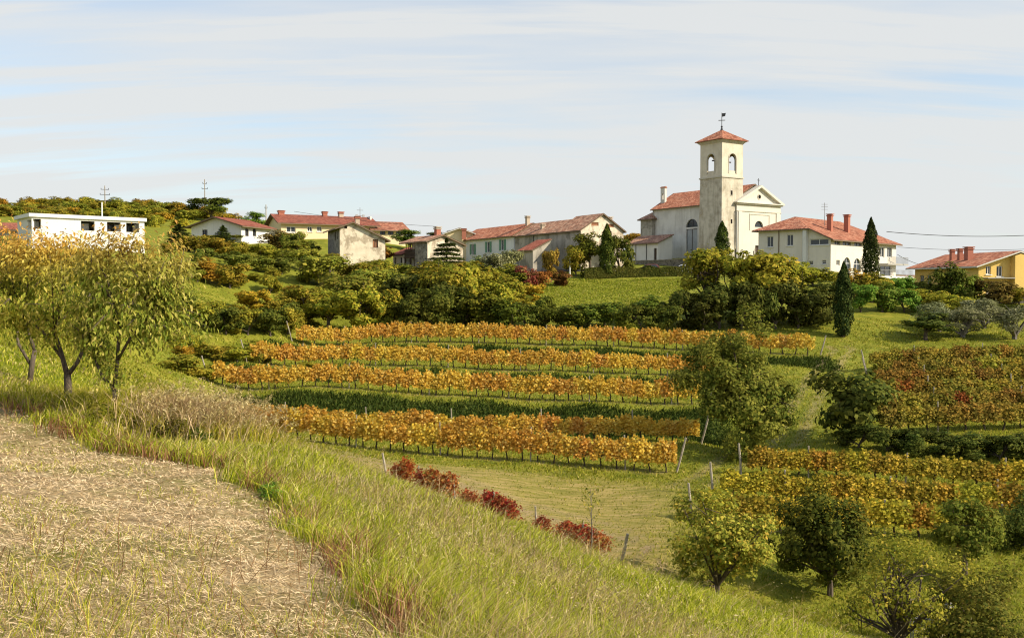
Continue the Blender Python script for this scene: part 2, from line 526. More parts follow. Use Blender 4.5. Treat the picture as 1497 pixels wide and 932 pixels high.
M['leaf_rust'] = leafmat('leaf_rust', [(0.0, (0.10, 0.055, 0.018)), (0.5, (0.25, 0.13, 0.03)), (0.9, (0.36, 0.20, 0.05)), (1.0, (0.16, 0.15, 0.03))], transl=0.3)
M['leaf_gold'] = leafmat('leaf_gold', [(0.0, (0.44, 0.22, 0.025)), (0.3, (0.68, 0.39, 0.055)), (0.7, (0.82, 0.54, 0.10)), (0.93, (0.88, 0.66, 0.19)), (1.0, (0.46, 0.42, 0.07))], transl=0.42, objvar=0.15,
                         clump=(1.6, 0.3, [(0, (0.40, 0.32, 0.03)), (1, (0.60, 0.44, 0.06))]))
M['leaf_yellow'] = leafmat('leaf_yellow', [(0.0, (0.20, 0.18, 0.018)), (0.35, (0.40, 0.31, 0.03)), (0.7, (0.58, 0.41, 0.045)), (1.0, (0.70, 0.50, 0.08))], transl=0.38, objvar=0.3,
                           clump=(1.5, 0.6, [(0, (0.16, 0.18, 0.022)), (1, (0.34, 0.31, 0.04))]))
M['leaf_auburn'] = leafmat('leaf_auburn', [(0.0, (0.16, 0.115, 0.02)), (0.35, (0.34, 0.22, 0.035)), (0.7, (0.52, 0.31, 0.055)), (1.0, (0.26, 0.25, 0.045))], transl=0.35, objvar=0.4,
                           clump=(0.9, 0.85, [(0, (0.15, 0.16, 0.024)), (1, (0.34, 0.29, 0.045))]))
M['leaf_cherry'] = leafmat('leaf_cherry', [(0.0, (0.12, 0.18, 0.022)), (0.35, (0.26, 0.30, 0.04)), (0.75, (0.44, 0.43, 0.075)), (1.0, (0.60, 0.50, 0.15))], transl=0.42, rough=0.6, spec=0.06,
                           zgrad=(2.9, 4.4, [(0, (0.40, 0.20, 0.04)), (0.5, (0.62, 0.34, 0.09)), (1, (0.60, 0.50, 0.15))]))
M['leaf_apple'] = leafmat('leaf_apple', [(0.0, (0.11, 0.14, 0.02)), (0.4, (0.27, 0.265, 0.035)), (0.8, (0.46, 0.39, 0.065)), (1.0, (0.60, 0.36, 0.07))], transl=0.38)

# ------------------------------------------------------------------ ground
def pip(poly, x, y):
    ins = np.zeros(x.shape, bool); n = len(poly)
    for i in range(n):
        x1, y1 = poly[i]; x2, y2 = poly[(i + 1) % n]
        c = ((y1 > y) != (y2 > y)) & (x < (x2 - x1) * (y - y1) / (y2 - y1 + 1e-12) + x1)
        ins ^= c
    return ins


def softpip(poly, x, y, r, k=10, seed=3):
    rg = np.random.default_rng(seed); acc = np.zeros(x.shape)
    x, y = x + 0.22 * np.sin(y * 1.9 + 1.3 * np.sin(x * 2.1)) + 0.12 * np.sin(y * 4.7 + x * 1.1), y + 0.18 * np.sin(x * 2.3 + 1.1 * np.sin(y * 1.7))
    for i in range(k):
        acc += pip(poly, x + rg.normal(0, r, x.shape), y + rg.normal(0, r, x.shape))
    return acc / k


def hp(pts):
    return [tuple(hit(*p)[:2]) for p in pts]


EDGE = hp([(0, 588), (60, 622), (118, 655), (200, 668), (325, 690), (400, 748), (470, 808), (540, 872), (605, 935)])
STRAW = [(-26, 34), (-18, 27)] + EDGE + [(-0.4, 3.2), (0.2, -6), (-40, -8), (-45, 20)]
DRYM = [at(px, 0, d).to_2d()[:] for (px, d) in ((330, 53), (470, 51), (700, 49.5), (960, 47.5), (1010, 44), (1000, 36), (960, 30), (700, 36), (540, 42), (380, 48))]
TRACK = [at(px, 0, d).to_2d()[:] for (px, d) in ((1040, 52), (1180, 60), (1195, 72), (1200, 85), (1290, 88), (1260, 72), (1230, 60), (1130, 50))]
UPMEAD = [at(px, 0, d).to_2d()[:] for (px, d) in ((740, 118), (830, 138), (1010, 139), (1000, 108), (900, 104))]


def graded(segs):
    out = []
    for a, b, s in segs: out += list(np.arange(a, b - 1e-6, s))
    return out


gx = graded([(-120, -32, 0.9), (-32, 34, 0.36), (34, 120, 0.9)])
o = 120.0
right = [];
st = 2.0
while o < 6000: right.append(o); o += st; st *= 1.22
gx = sorted([-v for v in right[1:]] + gx + right); gx = [-6000] + gx + [6000]
gy = graded([(-30, 3, 1.0), (3, 32, 0.30), (32, 100, 0.42), (100, 235, 1.0)])
o = 235.0; st = 2.5
while o < 6000: gy.append(o); o += st; st *= 1.25
o = -30.0; st = 3.0; low = []
while o > -3000: o -= st; st *= 1.4; low.append(o)
gy = sorted(low) + gy
gx = np.array(gx); gy = np.array(gy)
GX, GY = np.meshgrid(gx, gy)
GZ = height(GX, GY)
nx, ny = len(gx), len(gy)
V = np.stack([GX.ravel(), GY.ravel(), GZ.ravel()], -1)
ii = np.arange(nx - 1)[None, :] + nx * np.arange(ny - 1)[:, None]
Q = np.stack([ii, ii + 1, ii + 1 + nx, ii + nx], -1).reshape(-1, 4)
gme = npmesh('ground', V, Q.ravel(), np.full(len(Q), 4), smooth=True)
xs, ys = V[:, 0], V[:, 1]
m_straw = softpip(STRAW, xs, ys, 0.22)
m_dry = softpip(DRYM, xs, ys, 0.8)
m_lush = np.maximum(softpip(TRACK, xs, ys, 0.8), softpip(UPMEAD, xs, ys, 2.0))
m_track = np.zeros(len(xs))
tp = np.array([tuple(on(a_, b_)[:2]) for a_, b_ in ((430, 53), (520, 49.5), (640, 45.5), (760, 42), (860, 39.5), (930, 37), (985, 33.5), (1040, 29.5))])
ty = np.interp(xs, tp[:, 0], tp[:, 1])
for off_, wd_ in ((0.0, 0.45), (1.7, 0.35), (-1.6, 0.3)):
    dd_ = np.abs(ys - ty - off_ + 0.25 * np.sin(xs * 0.7 + off_))
    m_track = np.maximum(m_track, (1 - smoothstep(wd_ * 0.4, wd_ * 1.6, dd_)) * (0.9 if off_ == 0 else 0.6) * ((xs > tp[0, 0]) & (xs < tp[-1, 0])))
tq = np.array([tuple(on(a_, b_)[:2]) for a_, b_ in ((1010, 47), (1090, 52.5), (1150, 58), (1178, 66), (1200, 76), (1235, 86))])
tx = np.interp(ys, tq[:, 1], tq[:, 0])
for off_ in (-0.8, 0.8):
    dd_ = np.abs(xs - tx - off_)
    m_track = np.maximum(m_track, 0.55 * (1 - smoothstep(0.15, 0.6, dd_)) * ((ys > 46) & (ys < 88)))
for row in (ROWA, ROWB, ROW2, ROW3, ROW4):
    rp = np.array([at(*a)[:2] for a in row]); dd_ = np.abs(ys - np.interp(xs, rp[:, 0], rp[:, 1]))
    m_track = np.maximum(m_track, 0.5 * (1 - smoothstep(0.1, 0.55, dd_)) * ((xs > rp[0, 0]) & (xs < rp[-1, 0])))
att2 = gme.attributes.new('worn', 'FLOAT', 'POINT'); att2.data.foreach_set('value', m_track.astype(np.float32))
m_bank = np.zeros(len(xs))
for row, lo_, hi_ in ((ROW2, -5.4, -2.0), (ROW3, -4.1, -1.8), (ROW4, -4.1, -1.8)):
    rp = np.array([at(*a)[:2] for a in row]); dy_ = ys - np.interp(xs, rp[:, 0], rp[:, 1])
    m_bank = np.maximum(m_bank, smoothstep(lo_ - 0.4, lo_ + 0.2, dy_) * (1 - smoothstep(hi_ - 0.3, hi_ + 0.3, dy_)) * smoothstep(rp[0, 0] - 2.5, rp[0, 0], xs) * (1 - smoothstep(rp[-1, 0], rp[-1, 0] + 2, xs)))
att = gme.color_attributes.new('zones', 'FLOAT_COLOR', 'POINT')
att.data.foreach_set('color', np.stack([m_straw, m_dry, np.clip(m_lush, 0, 1), m_bank], -1).astype(np.float32).ravel())

m, nt, out = mat('ground_soil_grass'); g = NG(nt)
tc = g.n('ShaderNodeTexCoord'); O = tc.outputs['Object']
va = g.n('ShaderNodeVertexColor'); va.layer_name = 'zones'
sp = g.n('ShaderNodeSeparateColor'); g.l(va.outputs['Color'], sp.inputs[0])
n_big = g.noise(O, 0.10, 5, 0.6); n_mid = g.noise(O, 0.7, 6, 0.65); n_fine = g.noise(O, 7.0, 6, 0.7)
n_str = g.noise(g.mapping(O, (0.5, 3.2, 1), (0, 0, R(-12))), 1.1, 6, 0.65)
grass = g.ramp(n_mid, [(0.28, (0.08, 0.105, 0.012)), (0.5, (0.20, 0.205, 0.02)), (0.72, (0.34, 0.29, 0.045))])
grass = g.mix(g.ramp(n_big, [(0.4, (0, 0, 0)), (0.65, (0.8, 0.8, 0.8))]), grass, g.ramp(n_fine, [(0.3, (0.10, 0.135, 0.014)), (0.7, (0.26, 0.265, 0.03))]))
lush = g.ramp(g.math('ADD', g.math('MULTIPLY', n_str, 0.6), g.math('MULTIPLY', n_mid, 0.4)), [(0.32, (0.06, 0.095, 0.014)), (0.45, (0.17, 0.195, 0.022)), (0.56, (0.28, 0.275, 0.036)), (0.7, (0.38, 0.32, 0.07))])
dry = g.ramp(n_str, [(0.28, (0.15, 0.15, 0.03)), (0.45, (0.25, 0.215, 0.05)), (0.6, (0.37, 0.28, 0.10)), (0.78, (0.48, 0.35, 0.17))])
straw = g.ramp(g.noise(g.mapping(O, (1.4, 4.0, 1), (0, 0, R(8))), 2.4, 7, 0.72), [(0.28, (0.17, 0.115, 0.05)), (0.5, (0.42, 0.31, 0.16)), (0.72, (0.60, 0.46, 0.28))])
straw = g.mix(g.ramp(g.noise(O, 0.55, 5, 0.65), [(0.46, (0, 0, 0)), (0.66, (0.85, 0.85, 0.85))]), straw, (0.20, 0.20, 0.04))
straw = g.mix(g.ramp(g.noise(g.mapping(O, (0.4, 1.5, 1), (0, 0, R(15))), 1.3, 6, 0.7), [(0.5, (0, 0, 0)), (0.68, (0.7, 0.7, 0.7))]), straw, (0.17, 0.115, 0.055))
bank = g.ramp(n_fine, [(0.3, (0.028, 0.046, 0.009)), (0.7, (0.075, 0.10, 0.018))])  # shade of the terrace banks, put into a darker ground green
c = g.mix(sp.outputs[2], grass, lush)
c = g.mix(sp.outputs[1], c, dry)
wa = g.n('ShaderNodeAttribute'); wa.attribute_name = 'worn'
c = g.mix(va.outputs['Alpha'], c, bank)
c = g.mix(g.math('MULTIPLY', wa.outputs['Fac'], g.ramp(n_mid, [(0.3, (0.35, 0.35, 0.35)), (0.6, (1, 1, 1))])), c, g.ramp(n_fine, [(0.3, (0.21, 0.14, 0.075)), (0.7, (0.46, 0.34, 0.20))]))
c = g.mix(sp.outputs[0], c, straw)
hgt = g.math('ADD', n_fine, g.math('MULTIPLY', n_mid, 1.5))
g.l(g.pbsdf(c, 0.95, 0.1, g.bump(hgt, 0.9, 0.10)), out.inputs['Surface'])
tag(add('ground', gme, m), kind='structure')


# ------------------------------------------------------------------ foliage
def leaves(P, N, T, L, W, fold=0.25, rng=None):
    """rhombic leaves: positions, normals, long axes, lengths, widths -> verts, quads"""
    N = N / (np.linalg.norm(N, axis=1, keepdims=True) + 1e-9)
    T = T - N * (T * N).sum(1, keepdims=True)
    T = T / (np.linalg.norm(T, axis=1, keepdims=True) + 1e-9)
    S = np.cross(N, T)
    L = L[:, None]; W = W[:, None]
    a = P - T * L * 0.5; b = P + S * W * 0.5 - T * L * 0.08 + N * W * fold * 0.5; c_ = P + T * L * 0.5 - N * L * 0.12; d = P - S * W * 0.5 - T * L * 0.08 + N * W * fold * 0.5
    V = np.stack([a, b, c_, d], 1).reshape(-1, 3)
    return V


def leafmesh(name, V):
    n = len(V) // 4
    return npmesh(name, V, np.arange(n * 4), np.full(n, 4))


def unit(rng, n):
    v = rng.normal(size=(n, 3)); return v / np.linalg.norm(v, axis=1, keepdims=True)


def cloud(cent, rad, n, size, rng, mid, up=0.35, outw=0.8, droop=0.0, asp=0.6, shell=0.55):
    cent = np.asarray(cent, float); rad = np.asarray(rad, float)
    w = rad ** 2; w = w / w.sum()
    k = rng.choice(len(cent), n, p=w)
    d = unit(rng, n)
    r = rad[k] * (shell + (1 - shell) * rng.random(n)) ** 0.9 * (1 + 0.18 * rng.normal(size=n))
    P = cent[k] + d * r[:, None] * np.array([1, 1, 0.82])
    o = P - np.asarray(mid)[None]; o /= np.linalg.norm(o, axis=1, keepdims=True) + 1e-6
    N = d * 0.5 + o * outw + unit(rng, n) * 0.75 + np.array([0, 0, up])
    T = unit(rng, n) + np.array([0, 0, -droop])
    L = size * (0.5 + 1.0 * rng.random(n) ** 1.5); W = L * asp * (0.8 + 0.4 * rng.random(n))
    return leaves(P, N, T, L, W)


def blob_centres(rng, m, rx, ry, rz, zc, lump, inner=0.45, low=-1.0):
    # an uneven crown: a handful of boughs of different reach, small clumps spread over each
    pts = []; rad = []; lobes = []
    nl = 7
    for i in range(nl):
        a = 2 * PI * (i + rng.random() * 0.9) / nl; f = rng.uniform(0.30, 0.66); zz = rng.uniform(-0.55, 0.62) if i else 0.55
        lobes.append((math.cos(a) * rx * f * (0 if i == 0 else 1), math.sin(a) * ry * f * (0 if i == 0 else 1), zz * rz, rng.uniform(0.36, 0.60)))
    while len(pts) < m:
        d = unit(rng, 1)[0]; lb = lobes[rng.integers(nl)]
        q = lb[3] * (inner + (1.08 - inner) * rng.random() ** 0.55)
        p = (lb[0] + d[0] * rx * q, lb[1] + d[1] * ry * q, lb[2] + d[2] * rz * q)
        if p[2] / rz < low: continue
        pts.append((p[0], p[1], zc + p[2])); rad.append(lump * (0.42 + 0.85 * rng.random()))
    return np.array(pts), np.array(rad)


def limbs(rng, base_r, fork, cents, n, lean=(0, 0), k=6, z0=-0.15):
    mb = MB()
    f = Vector((lean[0], lean[1], fork))
    mb.tube([(0, 0, z0), (lean[0] * 0.3 + 0.02, lean[1] * 0.3, fork * 0.5), f], [base_r * 1.25, base_r * 0.95, base_r * 0.85], k)
    idx = rng.choice(len(cents), min(n, len(cents)), replace=False)
    for i in idx:
        c_ = Vector(cents[i]); mid = f.lerp(c_, 0.5) + Vector((rng.normal() * 0.12, rng.normal() * 0.12, 0.12)) * (c_ - f).length * 0.6
        r = base_r * (0.5 + 0.25 * rng.random())
        mb.tube([f - Vector((0, 0, base_r * 0.5)), mid, c_], [r, r * 0.6, r * 0.18], 5)
        for q in range(3):
            s = mid.lerp(c_, rng.random() * 0.7); e = s + Vector(unit(rng, 1)[0]) * (c_ - f).length * 0.35 + Vector((0, 0, 0.1))
            mb.tube([s, e], [r * 0.35, r * 0.08], 4)
    return mb


PROTO = {}


def proto_tree(key, seed, rx, rz, zc, trunk_r, fork, n, size, m_, lump, leaf, low=-0.7, bark='bark', asp=0.6, ry=None, droop=0.2, nl=9, inner=0.45, shell=0.55, up=0.35):
    rng = np.random.default_rng(seed)
    c_, r_ = blob_centres(rng, m_, rx, ry or rx, rz, zc, lump, inner, low)
    V = cloud(c_, r_, n, size, rng, (0, 0, zc - rz * 0.3), asp=asp, droop=droop, shell=shell, up=up)
    cm = leafmesh(key + '_crown', V); cm.materials.append(M[leaf])
    tm = limbs(rng, trunk_r, fork, c_, nl).mesh(key + '_trunk'); tm.materials.append(M[bark])
    PROTO[key] = (tm, cm)


# crowns are about 1 m in radius-units given in metres; copies are scaled to what stands there
for i in range(4):     # bushes with foliage down to the ground (about 4 m wide, 3 m high)
    proto_tree('bush%d' % i, 11 + i, 1.55, 1.25, 1.45, 0.09, 0.35, 3600, 0.24, 34, 0.52, 'leaf_bush', low=-0.95, nl=8)
for i in range(3):     # broad trees (about 5 m wide, 6 m high)
    proto_tree('tree%d' % i, 31 + i, 1.9, 1.9, 3.7, 0.14, 1.6, 5200, 0.27, 46, 0.62, 'leaf_bush', low=-0.85, nl=12)
for i in range(2):     # olives
    proto_tree('olive%d' % i, 51 + i, 1.35, 1.05, 2.1, 0.13, 0.8, 4200, 0.17, 34, 0.45, 'leaf_olive', low=-0.8, nl=10, asp=0.3, bark='bark_grey', shell=0.3)
for i in range(2):     # loose leafy weeds and thin shrubs
    proto_tree('scrub%d' % i, 61 + i, 0.75, 0.75, 0.75, 0.03, 0.15, 1500, 0.14, 22, 0.3, 'leaf_bush', low=-0.9, nl=10, shell=0.2)


def spindle(key, seed, h, r, n, size, leaf):
    rng = np.random.default_rng(seed)
    t = rng.random(n) ** 0.85
    prof = np.interp(t, [0, 0.06, 0.25, 0.55, 0.8, 0.95, 1], [0.5, 0.8, 1.0, 0.9, 0.58, 0.2, 0.02])
    a = rng.random(n) * 2 * PI
    lump = 1 + 0.16 * np.sin(a * 3 + t * 19) + 0.10 * np.sin(a * 5 - t * 31)
    q = r * prof * lump * (0.72 + 0.3 * rng.random(n))
    P = np.stack([np.cos(a) * q, np.sin(a) * q, 0.15 + t * h], -1)
    N = np.stack([np.cos(a), np.sin(a), 0.25 + 0 * a], -1) + unit(rng, n) * 0.7
    T = np.array([0, 0, 1.0]) + unit(rng, n) * 0.5
    L = size * (0.7 + 0.7 * rng.random(n))
    cm = leafmesh(key + '_crown', leaves(P, N, T, L, L * 0.42)); cm.materials.append(M[leaf])
    tm = MB().tube([(0, 0, -0.2), (0.02, 0, h * 0.5), (0, 0, h * 0.93)], [r * 0.2, r * 0.13, 0.02], 6).mesh(key + '_trunk'); tm.materials.append(M['bark'])
    PROTO[key] = (tm, cm)


spindle('cypress0', 71, 7.5, 0.78, 5200, 0.26, 'leaf_cypress')
spindle('cypress1', 72, 10.0, 0.95, 6000, 0.28, 'leaf_cypress')


def tiers(key, seed, h, r, k, n, size, leaf, nb=8):
    rng = np.random.default_rng(seed); Pn = []; mb = MB()
    mb.tube([(0, 0, -0.2), (0, 0, h * 0.95)], [0.16, 0.03], 6)
    per = n // (k * nb)
    for i in range(k):
        f = i / (k - 1); z = h * (0.12 + 0.84 * f); rr = r * (1 - f) ** 0.6 * (0.85 + 0.3 * rng.random()) + 0.15
        for j in range(nb):
            a = 2 * PI * (j + rng.random()) / nb; ln = rr * (0.75 + 0.4 * rng.random())
            e = np.array([math.cos(a) * ln, math.sin(a) * ln, z - 0.10 * ln + 0.1 * rng.normal()])
            mb.tube([(0, 0, z), tuple(e)], [0.05, 0.012], 4)
            t = rng.random(per) ** 0.6
            P = np.array([0, 0, z])[None] * (1 - t)[:, None] + e[None] * t[:, None]
            side = np.array([-math.sin(a), math.cos(a), 0])
            P = P + side[None] * (rng.normal(size=per) * 0.28 * ln * (0.4 + 0.6 * t) * 0.8)[:, None]
            P[:, 2] += rng.normal(size=per) * 0.09
            Pn.append(P)
    P = np.concatenate(Pn); m_ = len(P)
    N = np.array([0, 0, 1.0]) + unit(rng, m_) * 0.55
    T = P * np.array([1, 1, 0]) + unit(rng, m_) * 0.5 + np.array([0, 0, -0.2])
    L = size * (0.7 + 0.7 * rng.random(m_))
    cm = leafmesh(key + '_crown', leaves(P, N, T, L, L * 0.4)); cm.materials.append(M[leaf])
    tm = mb.mesh(key + '_trunk'); tm.materials.append(M['bark'])
    PROTO[key] = (tm, cm)


tiers('cedar0', 81, 5.0, 2.9, 8, 11000, 0.30, 'leaf_cypress', 13)
tiers('spruce0', 82, 4.0, 1.5, 10, 4200, 0.24, 'leaf_cypress')


def plant(key, name, label, cat, loc, scale, rz=0.0, color=(1, 1, 1), group=None, leaf=None, tilt=None, cname='crown', tname='trunk'):
    t = thing(name, label, cat, loc, rz, group)
    t.scale = scale if isinstance(scale, (tuple, list)) else (scale,) * 3
    if tilt: t.rotation_euler = (tilt[0], tilt[1], rz)
    tm, cm = PROTO[key]
    a = add(tname, tm, None, t); b = add(cname, cm, None, t)
    b.color = (*color, 1)
    if leaf:
        b.material_slots[0].link = 'OBJECT'; b.material_slots[0].material = M[leaf]
    return t


EXT = {}
prs = random.Random(5)


def grow(key, px, d, wpx, hpx, name, label, cat, color=(1, 1, 1), group=None, leaf=None, sink=0.0):
    """plant of a given width and height (in picture pixels at that distance) standing on the ground d metres ahead"""
    if key not in EXT:
        cm = PROTO[key][1]; co = np.empty(len(cm.vertices) * 3, np.float32); cm.vertices.foreach_get('co', co); co = co.reshape(-1, 3)
        EXT[key] = (float(np.percentile(np.hypot(co[:, 0], co[:, 1]), 95)), float(np.percentile(co[:, 2], 99)))
    rad, hh = EXT[key]
    w = wpx / PF * d / (2 * rad); h = hpx / PF * d / hh
    p = on(px, d); p.z -= sink
    return plant(key, name, label, cat, p, (w, w * prs.uniform(0.9, 1.1), h), prs.uniform(0, 6.28), color, group, leaf)

# ------------------------------------------------------------------ buildings
M['white_wall'] = plaster('white_plaster', (0.74, 0.72, 0.67), (0.42, 0.39, 0.33), 0.25, 0.25)
M['bright_wall'] = plaster('bright_white_plaster', (0.74, 0.73, 0.70), (0.5, 0.47, 0.41), 0.15, 0.15)
M['church_wall'] = plaster('church_plaster', (0.70, 0.68, 0.62), (0.36, 0.34, 0.29), 0.5, 0.5)
M['facade_wall'] = plaster('church_facade_plaster', (0.66, 0.63, 0.56), (0.55, 0.49, 0.39), 0.25, 0.3)
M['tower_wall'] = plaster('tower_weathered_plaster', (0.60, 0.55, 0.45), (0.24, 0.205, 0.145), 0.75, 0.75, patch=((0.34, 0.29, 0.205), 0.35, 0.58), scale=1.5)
M['belfry_wall'] = plaster('belfry_plaster', (0.68, 0.62, 0.51), (0.36, 0.31, 0.23), 0.45, 0.4)
M['parish_wall'] = plaster('parish_plaster', (0.72, 0.67, 0.58), (0.45, 0.41, 0.34), 0.2, 0.2)
M['yellow_wall'] = plaster('yellow_plaster', (0.76, 0.53, 0.17), (0.55, 0.38, 0.13), 0.3, 0.2)
M['cream_wall'] = plaster('cream_plaster', (0.78, 0.64, 0.40), (0.55, 0.44, 0.26), 0.25, 0.2)
M['pale_wall'] = plaster('pale_blue_grey_plaster', (0.74, 0.75, 0.74), (0.46, 0.46, 0.43), 0.3, 0.3)
M['old_wall'] = plaster('old_bare_plaster', (0.46, 0.42, 0.35), (0.20, 0.18, 0.145), 0.85, 0.6, patch=((0.22, 0.20, 0.16), 0.5, 0.52))
M['barn_wall'] = plaster('barn_rubble_plaster', (0.74, 0.66, 0.52), (0.48, 0.40, 0.29), 0.6, 0.3, patch=((0.36, 0.30, 0.22), 0.6, 0.5), scale=2)
M['stone_dark'] = stonemat('dark_stone', [(0, (0.10, 0.095, 0.085)), (0.5, (0.18, 0.165, 0.145)), (1, (0.28, 0.255, 0.22))])
M['stone_grey'] = stonemat('grey_stone', [(0, (0.16, 0.15, 0.135)), (0.5, (0.26, 0.24, 0.21)), (1, (0.38, 0.35, 0.30))], 1.8)
M['tile_red'] = tilemat('red_roof_tiles', [(0, (0.24, 0.080, 0.045)), (0.5, (0.38, 0.145, 0.085)), (1, (0.50, 0.24, 0.15))], age=0.38)
M['tile_old'] = tilemat('old_roof_tiles', [(0, (0.20, 0.10, 0.065)), (0.5, (0.36, 0.185, 0.12)), (1, (0.50, 0.32, 0.22))], age=0.65)
M['tile_brown'] = tilemat('brown_red_roof_tiles', [(0, (0.19, 0.055, 0.035)), (0.5, (0.27, 0.085, 0.055)), (1, (0.33, 0.12, 0.075))], age=0.3)
M['soffit'] = plain('eave_timber', (0.20, 0.14, 0.09), 0.8)
M['soffit_white'] = plain('eave_white', (0.70, 0.67, 0.60), 0.7)
M['frame_white'] = plain('window_frame_white', (0.78, 0.77, 0.74), 0.5)
M['frame_wood'] = plain('dark_wood', (0.075, 0.05, 0.035), 0.7)
M['shutter_green'] = plain('green_shutter_paint', (0.13, 0.30, 0.20), 0.55)
M['brick_red'] = plain('chimney_brick', (0.45, 0.17, 0.11), 0.85, var=0.4, scale=9)
M['chimney_pale'] = plain('chimney_plaster', (0.55, 0.45, 0.34), 0.85, var=0.4)
M['cornice'] = plain('stone_cornice', (0.60, 0.55, 0.46), 0.85, var=0.3)
M['metal_dark'] = plain('dark_iron', (0.055, 0.055, 0.06), 0.5, 0.4, metal=0.4)
M['metal_grey'] = plain('zinc_pipe', (0.35, 0.35, 0.35), 0.45, 0.4, metal=0.5)
M['dark_inside'] = plain('dark_interior', (0.02, 0.018, 0.016), 0.95, 0.0)
M['concrete'] = plain('concrete', (0.42, 0.40, 0.36), 0.9)
M['brick_infill'] = plain('brick_infill', (0.42, 0.20, 0.11), 0.9, var=0.5, scale=10)
M['panel_blue'] = plain('weathered_blue_grey', (0.46, 0.48, 0.47), 0.9, 0.1, var=0.5, scale=1.5)


def rect(s, w, wd, ht):
    return [(s, w), (s + wd, w), (s + wd, w + ht), (s, w + ht)]


def arch(s, w, wd, ht, k=8):
    r = wd / 2
    return [(s, w), (s + wd, w)] + [(s + r + r * math.cos(PI * i / k), w + ht - r + r * math.sin(PI * i / k)) for i in range(k + 1)]


def lunette(s, w, wd, k=12):
    r = wd / 2
    return [(s + r + r * math.cos(PI * i / k), w + r * math.sin(PI * i / k)) for i in range(k + 1)]


